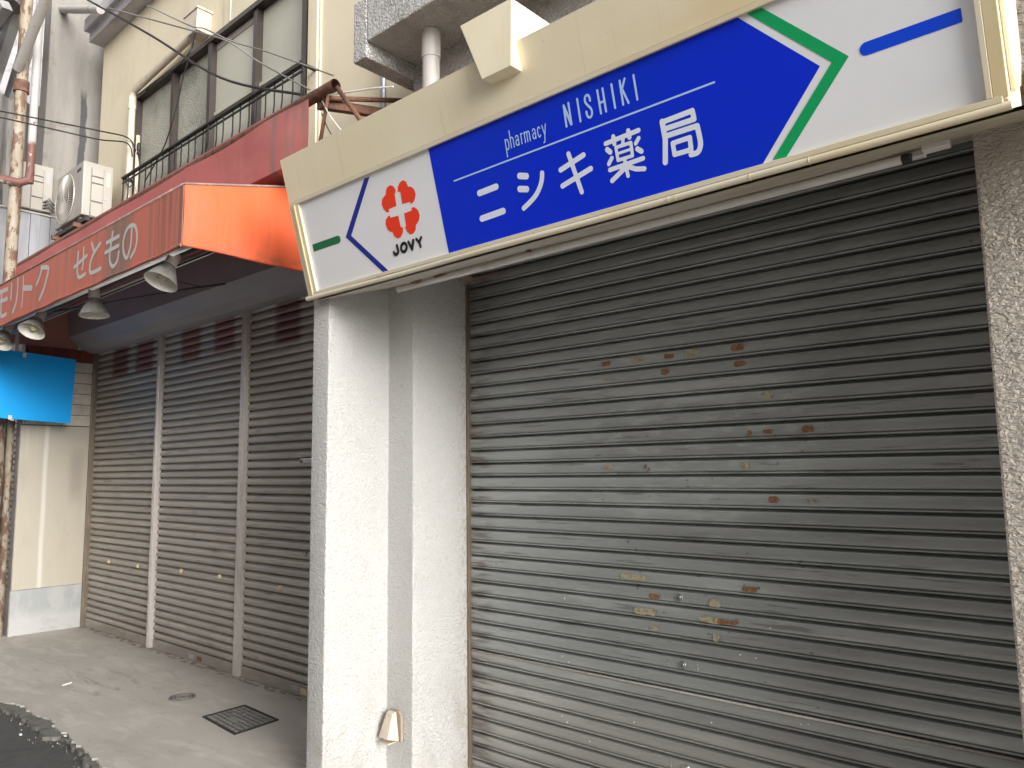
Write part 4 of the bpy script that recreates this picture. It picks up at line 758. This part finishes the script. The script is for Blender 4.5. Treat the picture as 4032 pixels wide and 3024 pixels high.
mb = MB(); mb.hexa([(-3.67, 2.44, 3.655), (-3.62, 2.44, 3.655), (-3.62, 3.19, 3.83), (-3.67, 3.19, 3.83), (-3.67, 2.44, 3.71), (-3.62, 2.44, 3.71), (-3.62, 3.19, 3.885), (-3.67, 3.19, 3.885)]); mb.build('frame_beam', 'rust_steel', aw, bevel=.004)
for y, z, r_, m_ in [(1.98, 2.86, .017, 'tube_white'), (2.05, 2.875, .014, 'dark_metal'), (2.16, 2.89, .018, 'white_paint_pipe'), (2.02, 2.905, .010, 'dark_metal'), (2.10, 2.845, .006, 'cable_black')]:
    mb = MB(); mb.tube([(-8.9, y, z), (-4.13, y, z)], r_, 10); mb.build('awning_pipe', m_, aw, smooth=True)
for nm, stks in VAL.items():
    st = [([tuple(q) for q in cat_rom(pts, 5)] if len(pts) > 2 else pts, w) for pts, w in stks]
    vs2, fs2 = stroke_cells(st, .003)
    plane_mesh('character', 'faded_letter', vs2, fs2, lambda u, v: (u, YV - .0055, v), aw)

# spot lamps under the awning edge
def lamp(neck, d, lab):
    nk = Vector(neck); d = Vector(d).normalized()
    t = thing('spot_lamp', neck, lab, 'lamp', 'lamps under the awning edge')
    mb = MB(); mb.lathe([(.028, 0), (.031, .011), (.043, .031), (.069, .076), (.094, .128), (.099, .134), (.097, .136)], nk + d * .045, d, 28); smooth_auto(mb.build('shade', 'lamp_grey', t), 50)
    mb = MB(); mb.lathe([(.097, .1365), (.091, .127), (.066, .077), (.040, .033), (.02, .02), (.001, .018)], nk + d * .045, d, 28); smooth_auto(mb.build('reflector', 'lamp_inner', t), 50)
    mb = MB(); mb.lathe([(.001, -.03), (.030, -.028), (.036, -.018), (.037, .05), (.034, .058)], nk, d, 18); smooth_auto(mb.build('socket', 'lamp_socket', t), 50)
    mb = MB(); mb.lathe([(.014, .065), (.016, .082), (.029, .110), (.032, .126), (.027, .143), (.015, .154), (.001, .157)], nk + d * .01, d, 18); smooth_auto(mb.build('bulb', 'bulb_glass', t), 60)
    mb = MB(); mb.tube([nk - d * .02, (neck[0], 2.02, 2.875), (neck[0], 2.05, 2.89)], .010, 8); mb.build('arm', 'dark_metal', t, smooth=True)
lamp((-4.47, 2.0, 2.84), (.08, -.42, -.88), 'spot lamp with visible bulb nearest the orange awning side')
lamp((-5.70, 2.0, 2.85), (.10, .02, -1.0), 'spot lamp pointing straight down, second from the orange awning side')
lamp((-6.784, 2.0, 2.838), (.30, -.42, -.82), 'spot lamp third from the orange awning side, above the blue board')
lamp((-7.614, 2.0, 2.846), (.30, -.40, -.82), 'spot lamp cut by the left picture edge above the blue board')
# lamp arm rod and pull wire
mb = MB(); mb.tube([(-6.55, 2.02, 2.83), (-4.95, 2.35, 2.80), (-4.65, 2.42, 2.79)], .007, 6); ob = mb.build('support_rod', 'dark_metal', smooth=True); tag(ob, 'thin dark rod hanging under the awning in front of the housing', 'rod')
mb = MB(); mb.tube([(-4.52, 1.93, 2.72), (-4.87, 2.37, 2.80)], .0025, 5); ob = mb.build('pull_wire', 'cable_black'); tag(ob, 'thin wire between the bulb lamp and the dark rod', 'wire')

# blue board
bd = thing('blank_board', (-8.5, 2.3, 2.05), 'blank bright blue board hanging before the plaster wall', 'signboard')
def bpt(y, z, x): return (x, y, z)
mb = MB(); q4 = [(1.60, 2.150), (2.822, 2.090), (2.848, 2.745), (1.63, 2.815)]
mb.add([(-8.50, y, z) for y, z in q4] + [(-8.515, y, z) for y, z in q4], [(0, 1, 2, 3), (7, 6, 5, 4), (0, 4, 5, 1), (1, 5, 6, 2), (2, 6, 7, 3), (3, 7, 4, 0)]); mb.build('panel', 'board_blue', bd, bevel=.002)
for y, z in [(2.38, 2.745), (2.29, 2.13)]:
    mb = MB(); mb.box(-8.499, -8.490, y - .016, y + .016, z - .024, z + .02); mb.build('clip', 'lamp_inner', bd, bevel=.004)
mb = MB(); mb.box(-8.53, -8.516, 2.30, 2.33, 2.1, 3.0); mb.build('hanger', 'aluminium', bd)
# posts beside the plaster wall
def pole(nm, pth, r, m, lab, cat='pole', n=12):
    mb = MB(); mb.tube(pth, r, n); ob = mb.build(nm, m); smooth_auto(ob, 50); tag(ob, lab, cat); return ob
pole('pipe_post', [(-8.96, 2.43, -.03), (-8.97, 2.43, 2.75)], .034, 'rust_pole', 'yellowed rusty pipe standing at the edge of the plaster wall under the blue board')
pole('pipe_post', [(-9.11, 2.42, -.03), (-9.10, 2.42, 2.75)], .026, 'conduit_grey', 'grey pipe standing left of the yellowed pipe under the blue board')
pole('stay_wire', [(-8.95, 2.30, 2.05), (-9.02, 2.24, 1.3), (-9.0, 2.2, .9)], .006, 'cable_white', 'loose white wire hanging beside the pipes at the left edge', 'wire', 6)

# ================================================================ left background
# air conditioners
def aircon(org, w, dp_, h, lab, fan=True):
    x1, y0, z0 = org; x0 = x1 - w; y1 = y0 + dp_
    t = thing('air_conditioner', ((x0 + x1) / 2, (y0 + y1) / 2, z0), lab, 'air conditioner', 'outdoor units')
    mb = MB(); mb.box(x0, x1, y0, y1, z0 + .03, z0 + h); mb.build('casing', 'ac_ivory', t, bevel=.012, seg=2)
    mb = MB(); mb.box(x0 + .08, x0 + .14, y0 + .02, y1 - .02, z0, z0 + .03); mb.box(x1 - .14, x1 - .08, y0 + .02, y1 - .02, z0, z0 + .03); mb.build('feet', 'ac_dark', t)
    # side service panels
    zt = z0 + h
    for a, b, c_, d_ in [(.28, .66, .10, .24), (.28, .66, .26, .36), (.28, .66, .38, .68), (.28, .66, .72, .95)]:
        mb = MB(); mb.box(x1 - .002, x1 + .014, y0 + a * dp_, y0 + b * dp_, zt - d_ * h, zt - c_ * h); sp_ = mb.build('side_panel', 'ac_ivory', t, bevel=.004)
        mb = MB(); mb.box(x1 - .001, x1 + .002, y0 + a * dp_ - .007, y0 + b * dp_ + .007, zt - d_ * h - .010, zt - c_ * h + .004); mb.build('panel_gap', 'ac_dark', sp_)
    mb = MB(); mb.box(x1 - .001, x1 + .004, y0 + .72 * dp_, y0 + .80 * dp_, zt - .62 * h, zt - .56 * h); mb.build('sticker', 'sticker_grey', t)
    mb = MB(); mb.box(x1 - .001, x1 + .003, y0 + .76 * dp_, y0 + .9 * dp_, zt - .38 * h, zt - .12 * h); mb.build('sticker', 'sticker_grey' if not fan else 'ac_wire', t)
    if fan:
        cx, cz, R0 = x0 + .365 * w, z0 + .51 * h, .445 * h
        mb = MB(); mb.lathe([(R0 * .98, -.002), (.001, -.002)], (cx, y0, cz), (0, 1, 0), 36); mb.build('fan_opening', 'ac_dark', t)
        mb = MB()
        for q in range(56):
            a = 2 * math.pi * q / 56
            mb.tube([(cx + .03 * math.cos(a), y0 - .018, cz + .03 * math.sin(a)), (cx + R0 * .6 * math.cos(a), y0 - .022, cz + R0 * .6 * math.sin(a)), (cx + R0 * math.cos(a), y0 - .003, cz + R0 * math.sin(a))], .0042, 5)
        for r_ in (.09, .16, R0):
            mb.tube([(cx + r_ * math.cos(2 * math.pi * q / 30), y0 - (.02 if r_ < R0 else .004), cz + r_ * math.sin(2 * math.pi * q / 30)) for q in range(31)], .006 if r_ == R0 else .003, 5)
        mb.build('fan_grille', 'ac_wire', t)
        mb = MB(); mb.lathe([(.001, -.028), (.03, -.027), (.034, -.018)], (cx, y0, cz), (0, 1, 0), 16); mb.build('grille_hub', 'ac_ivory', t)
        mb = MB(); mb.box(x1 - .17, x1 - .06, y0 - .003, y0 + .002, zt - .15 * h, zt - .10 * h); mb.build('badge', 'badge_dark', t)
    else:
        for q in range(3):
            mb = MB(); mb.tube([(x1, y0 + .72 * dp_, z0 + .06 + q * .035), (x1 + .05, y0 + .85 * dp_, z0 + .09 + q * .04), (x1 + .03, y0 + 1.05 * dp_, z0 + .03 + q * .04)], .012, 7); mb.build('refrigerant_hose', 'cable_grey', t, smooth=True)
    return t
aircon((-8.26, 2.74, 4.17), .77, .29, .60, 'ivory air conditioner with round fan grille standing above the red awning')
aircon((-9.56, 2.56, 4.52), .75, .30, .56, 'ivory air conditioner half hidden behind the rusty poles', fan=False)
stn = thing('unit_stand', (-8.6, 2.85, 3.9), 'dark steel bracket under the fan air conditioner', 'bracket')
for y in (2.78, 2.98):
    mb = MB(); mb.box(-9.1, -8.2, y - .02, y + .02, 4.13, 4.168); mb.build('rail', 'dark_metal', stn)
for x in (-8.98, -8.36):
    mb = MB(); mb.box(x - .02, x + .02, 2.70, 3.197, 4.085, 4.128); mb.tube([(x, 2.74, 4.09), (x, 3.19, 3.75)], .014, 6); mb.build('bracket', 'rust_steel', stn)
# neighbouring house on the far left
nb_ = thing('neighbour_building', (-10, 3.2, 0), 'old grey concrete house with tar streak left of the cream wall', 'building')
mb = MB()
def colw(u, v):
    y = 2.78 + u * .70; z = v * 8.2
    jag = .08 * math.sin(u * 17) + .05 * math.sin(u * 31)
    if v > .9: z += jag
    return (-9.70 + .012 * math.sin(z * 3 + y * 5) + .01 * math.sin(y * 21), y, z)
mb.grid(colw, 16, 60); mb.box(-9.94, -9.73, 2.785, 3.47, 0, 7.7)
smooth_auto(mb.build('concrete_wall', 'old_concrete', nb_, fixn=False), 60)
mb = MB(); mb.box(-9.71, -9.56, 3.475, 3.6, 0, 7); mb.build('gap_filler', 'joint_dark', nb_)
mb = MB(); mb.box(-16, -9.96, 3.5, 4.0, 0, 13); mb.box(-12.6, -12.4, -1.0, 3.49, 0, 13); mb.build('far_wall', 'gutter_grey', nb_)
mb = MB(); mb.grid(lambda u, v: (-10.3 - .05 * math.sin(u * 14 + v * 3) - .25 * v, 2.30 + u * .55 + .15 * v, 3.6 + v * 2.6), 30, 30); smooth_auto(mb.build('hanging_sheet', 'tarp_grey', nb_, fixn=False), 60)
for i_ in range(6):
    y0 = 2.36 + i_ * .1
    mb = MB(); mb.box(-9.60, -9.575 + .008 * (i_ % 2), y0, y0 + .096, 3.0, 4.50); mb.build('siding_panel', 'siding_grey', nb_)
mb = MB(); mb.box(-10.3, -9.555, 2.34, 2.97, 4.50, 4.52); mb.build('siding_cap', 'ac_ivory', nb_)
sn = slat_mesh('slat', prof_old, -.7, .7, 'old_shutter_paint'); z = .05; f_ = True
nsh = thing('neighbour_shutter', (-9.75, 2.72, 0), 'dark ribbed shutter glimpsed behind the pipes at the left edge', 'shutter')
while z < 2.9:
    if f_: sn.parent = nsh; sn.location = Vector((-9.75, 2.72, z)) - ORG[nsh.name]; f_ = False
    else: inst(sn, nsh, (-9.75, 2.72, z))
    z += LP
# arcade structure: poles, brace, cross pipe, beams, gutter, roof
pole('arcade_pole', [(-9.03, 2.35, -.03), (-9.03, 2.35, 7.2)], .058, 'rust_pole', 'thick rusty yellowed arcade pole left of the air conditioner', n=16)
ob = thing('drain_stack', (-8.93, 2.45, 3), 'thinner pole with white and red peeling paint beside the rusty pole', 'pole')
mb = MB(); mb.tube([(-8.93, 2.45, 4.62), (-8.93, 2.45, 7.2)], .040, 14); smooth_auto(mb.build('pipe', 'red_lead_pole', ob), 50)
mb = MB(); mb.tube([(-8.93, 2.45, 4.75), (-8.935, 2.44, 4.66), (-9.0, 2.40, 4.60), (-9.9, 2.30, 4.60)] if False else [(-8.93, 2.45, 4.75), (-8.93, 2.44, 4.65), (-8.96, 2.36, 4.61), (-8.97, 2.25, 4.61), (-9.0, 1.6, 4.62)], .044, 14); smooth_auto(mb.build('elbow', 'red_lead_pole', ob), 60)
pole('brace_pipe', [(-9.03, 2.30, 5.90), (-8.15, 2.32, 6.75)] if False else [(-9.0, 2.30, 5.85), (-8.28, 2.30, 6.26), (-7.9, 2.30, 6.48)], .05, 'white_paint_pipe', 'diagonal white painted brace rising from the rusty pole', 'pipe')
pole('collar_clamp', [(-9.03, 2.35, 5.62), (-9.03, 2.35, 5.74)], .075, 'rust_steel', 'rust clamp round the thick rusty pole', 'clamp')
pole('cross_pipe', [(-10.26, 2.9, 7.35), (-8.487, 2.9, 6.58)], .044, 'white_paint_pipe', 'white painted cross pipe above the concrete wall', 'pipe')
gt = thing('eaves_gutter', (-7.5, 3.1, 6.3), 'grey sheet metal gutter rising along the top of the cream wall', 'gutter')
for y0, y1, z0, z1 in [(3.04, 3.195, 6.55, 6.565), (3.04, 3.055, 6.567, 6.66), (2.98, 3.038, 6.66, 6.675), (2.98, 2.995, 6.677, 6.80)]:
    mb = MB(); mb.box(-9.2, -3.6, y0, y1, z0, z1); mb.build('gutter_sheet', 'gutter_grey', gt)
rf = thing('arcade_roof', (-10, 1.5, 6.5), 'brown corrugated arcade roof with grey beams at the top left', 'roof')
mb = MB()
def roof(u, v):
    x = -12.39 + u * 3.0; y = .2 + v * 2.25
    return (x, y, 6.75 - .12 * (x + 9.4) + .15 * (2.7 - y) + .012 * math.sin(y * 60))
mb.grid(roof, 10, 240); mb.build('corrugated_sheet', 'roof_sheet', rf, fixn=False)
for a, b in [((-11.6, 2.45, 5.6), (-9.5, 2.45, 7.15)), ((-11.9, 2.65, 5.0), (-10.0, 2.7, 7.0)), ((-12.3, 2.2, 6.55), (-9.2, 2.2, 6.62))]:
    mb = MB(); d_ = Vector((0, .05, 0)); u_ = Vector((-.09, 0, .09)); a = Vector(a); b = Vector(b)
    mb.hexa([a - d_ - u_, b - d_ - u_, b + d_ - u_, a + d_ - u_, a - d_ + u_, b - d_ + u_, b + d_ + u_, a + d_ + u_]); mb.build('roof_beam', 'beam_grey', rf, bevel=.004)

# shops across the narrow street (behind the camera): they shade the street side
op = thing('opposite_building', (-6, -3.8, 0), 'plain rendered shop row across the street', 'building')
mb = MB(); mb.box(-22, 9.2, -6.5, -3.8, -.144, 5.0); mb.build('wall', 'opposite_wall', op, bevel=.02)
mb = MB(); mb.box(-22, 9.4, -6.7, -3.6, 5.0, 5.25); mb.build('roof_slab', 'beam_grey', op, bevel=.02)
for i_ in range(7):
    mb = MB(); mb.box(-20.5 + i_ * 3.8, -17.6 + i_ * 3.8, -3.80, -3.76, -.14, 2.7); mb.build('shutter_panel', 'old_shutter_paint', op, bevel=.005)
    mb = MB(); mb.box(-20.0 + i_ * 3.8, -18.0 + i_ * 3.8, -3.80, -3.75, 3.2, 4.5); wq = mb.build('window', 'window_frame', op, bevel=.005)
    for q_ in (0, 1):
        mb = MB(); mb.box(-19.93 + i_ * 3.8 + q_ * .95, -19.04 + i_ * 3.8 + q_ * .95, -3.748, -3.742, 3.27, 4.43); mb.build('pane', 'plain_frosted', wq)
# cables
def cable(pts, r, m, lab):
    mb = MB(); mb.tube(cat_rom(pts, 8), r, 6); ob = mb.build('cable', m); smooth_auto(ob, 60); tag(ob, lab, 'cable', 'overhead cables'); return ob
cable([(-6.75, 2.2, 5.59), (-5.55, 2.25, 4.80), (-4.55, 2.3, 4.12), (-3.70, 2.36, 3.73)], .009, 'cable_black', 'thickest black cable slanting from the top left to the awning pipe end')
cable([(-6.25, 2.2, 5.30), (-5.35, 2.25, 4.86), (-4.65, 2.3, 4.55), (-4.15, 2.35, 4.28), (-3.75, 2.4, 3.79)] if False else [(-6.253, 2.2, 5.298), (-4.83, 2.25, 4.534), (-4.37, 2.25, 4.275), (-4.17, 2.35, 4.105), (-3.68, 2.4, 3.767)], .006, 'cable_grey', 'grey cable passing below the rain box to the awning')
cable([(-5.514, 2.2, 4.997), (-4.82, 2.2, 4.552), (-4.70, 2.25, 4.50), (-4.42, 2.3, 4.32), (-4.05, 2.35, 4.12), (-3.45, 2.4, 3.77)], .005, 'cable_grey', 'upper grey cable crossing the rain box of the wall drainpipe')
cable([(-6.613, 3.08, 5.621), (-6.715, 3.09, 5.507), (-6.958, 3.11, 5.47), (-7.282, 3.13, 5.50), (-7.70, 3.14, 5.53), (-7.84, 3.15, 5.52)], .006, 'cable_black', 'thin black cable looping from the rain box along the window head')
cable([(-6.60, 3.06, 5.60), (-6.564, 3.02, 5.427), (-6.638, 3.02, 5.283), (-6.697, 3.02, 5.207), (-6.837, 3.02, 4.91), (-6.977, 3.02, 4.707), (-7.101, 3.02, 4.595), (-7.445, 3.02, 4.401)], .006, 'cable_black', 'black cable hanging down across the left window panes to the railing')
cable([(-8.318, 2.0, 5.05), (-8.0, 2.4, 4.97), (-7.85, 2.75, 4.95), (-8.05, 3.08, 5.05), (-8.02, 3.15, 4.92)], .007, 'cable_black', 'upper of two black cables from the left edge to the drainpipe')
cable([(-8.304, 2.0, 4.982), (-8.02, 2.4, 4.90), (-7.9, 2.75, 4.88), (-8.0, 3.05, 4.97), (-8.02, 3.12, 4.85)], .007, 'cable_black', 'lower of two black cables from the left edge to the drainpipe')
cable([(-3.62, 2.44, 3.70), (-3.50, 2.42, 3.55), (-3.38, 2.45, 3.40), (-3.30, 2.45, 3.35)], .004, 'cable_white', 'white wire hanging from the rusty pipe end behind the sign')
cable([(-3.55, 2.43, 3.70), (-3.2, 2.47, 3.63), (-3.05, 2.5, 3.60)], .005, 'cable_white', 'white wire strung along the rusty beam')
cable([(-3.62, 2.44, 3.62), (-3.55, 2.44, 3.50), (-3.44, 2.44, 3.36)], .003, 'cable_black', 'thin dark wire slanting down behind the left end of the sign')
ins = thing('insulator', (-8.0, 3.17, 4.8), 'small black cable insulator beside the window frame', 'insulator')
mb = MB(); mb.lathe([(.001, 0), (.016, .005), (.02, .02), (.014, .04), (.02, .06), (.02, .11), (.012, .13), (.001, .135)], (-8.0, 3.17, 4.88), (0, 0, 1), 12); mb.build('body', 'rail_black', ins)
mb = MB(); mb.tube([(-8.0, 3.17, 4.88), (-8.0, 3.19, 4.80)], .008, 6); mb.build('hook', 'rail_black', ins)

# ---------------------------------------------------------------- ground details
mh = thing('drain_cover', (-4.72, 2.65, 0), 'square iron drain cover with diamond grid in the concrete', 'drain cover')
c4 = [Vector((-4.955, 2.515, 0)), Vector((-4.975, 2.825, 0)), Vector((-4.515, 2.80, 0)), Vector((-4.47, 2.475, 0))]
def mhp(u, v, z): p = (c4[0] * (1 - u) + c4[3] * u) * (1 - v) + (c4[1] * (1 - u) + c4[2] * u) * v; return (p.x, p.y, z)
mb = MB(); mb.hexa([mhp(0, 0, -.02), mhp(1, 0, -.02), mhp(1, 1, -.02), mhp(0, 1, -.02), mhp(0, 0, .002), mhp(1, 0, .002), mhp(1, 1, .002), mhp(0, 1, .002)]); mb.build('plate', 'cast_iron', mh)
def fr(u0, u1, v0, v1, z0, z1, nm, m):
    mb = MB(); mb.hexa([mhp(u0, v0, z0), mhp(u1, v0, z0), mhp(u1, v1, z0), mhp(u0, v1, z0), mhp(u0, v0, z1), mhp(u1, v0, z1), mhp(u1, v1, z1), mhp(u0, v1, z1)]); return mb.build(nm, m, mh)
fr(0, 1, 0, .035, .0025, .007, 'rim', 'cast_iron'); fr(0, 1, .965, 1, .0025, .007, 'rim', 'cast_iron'); fr(0, .025, .036, .964, .0025, .007, 'rim', 'cast_iron'); fr(.975, 1, .036, .964, .0025, .007, 'rim', 'cast_iron')
nu, nv = 12, 8
for i_ in range(nu):
    for j_ in range(nv):
        u = .04 + (i_ + .5) * .92 / nu; v = .05 + (j_ + .5) * .90 / nv
        if .35 < u < .58 and .28 < v < .49: continue
        a, b = .92 / nu * .36, .90 / nv * .36
        fr(u - a, u + a, v - b, v + b, .0028, .0062, 'stud', 'iron_infill')
fr(.357, .567, .285, .49, .0028, .006, 'name_plate', 'iron_infill')
rc = thing('valve_cover', (-5.5, 2.64, 0), 'small round iron valve cover in the concrete', 'drain cover')
mb = MB(); mb.lathe([(.001, .002), (.09, .002), (.09, -.02)], (-5.5, 2.64, 0), (0, 0, 1), 32); mb.build('plate', 'cast_iron', rc)
for r0, r1 in [(.078, .089), (.055, .068), (.02, .045)]:
    mb = MB(); mb.lathe([(r0, .0025), (r0, .006), (r1, .006), (r1, .0025)], (-5.5, 2.64, 0), (0, 0, 1), 32); mb.build('ring', 'iron_infill', rc)
mb = MB(); mb.tube([(-6.494, 2.196, .006), (-6.525, 2.269, .006)], .0055, 8); tag(mb.build('cigarette_end', 'white_speck'), 'white cigarette end on the concrete apron', 'litter')
for x, y, lab in [(-5.59, 1.668, 'white scrap lying on the dark asphalt'), (-5.25, 1.805, 'small pale scrap at the broken concrete edge')]:
    mb = MB(); mb.box(x - .012, x + .012, y - .007, y + .007, -.03 if y < 1.7 else 0, -.02 if y < 1.7 else .006); tag(mb.build('paper_scrap', 'white_speck', bevel=.003), lab, 'litter')
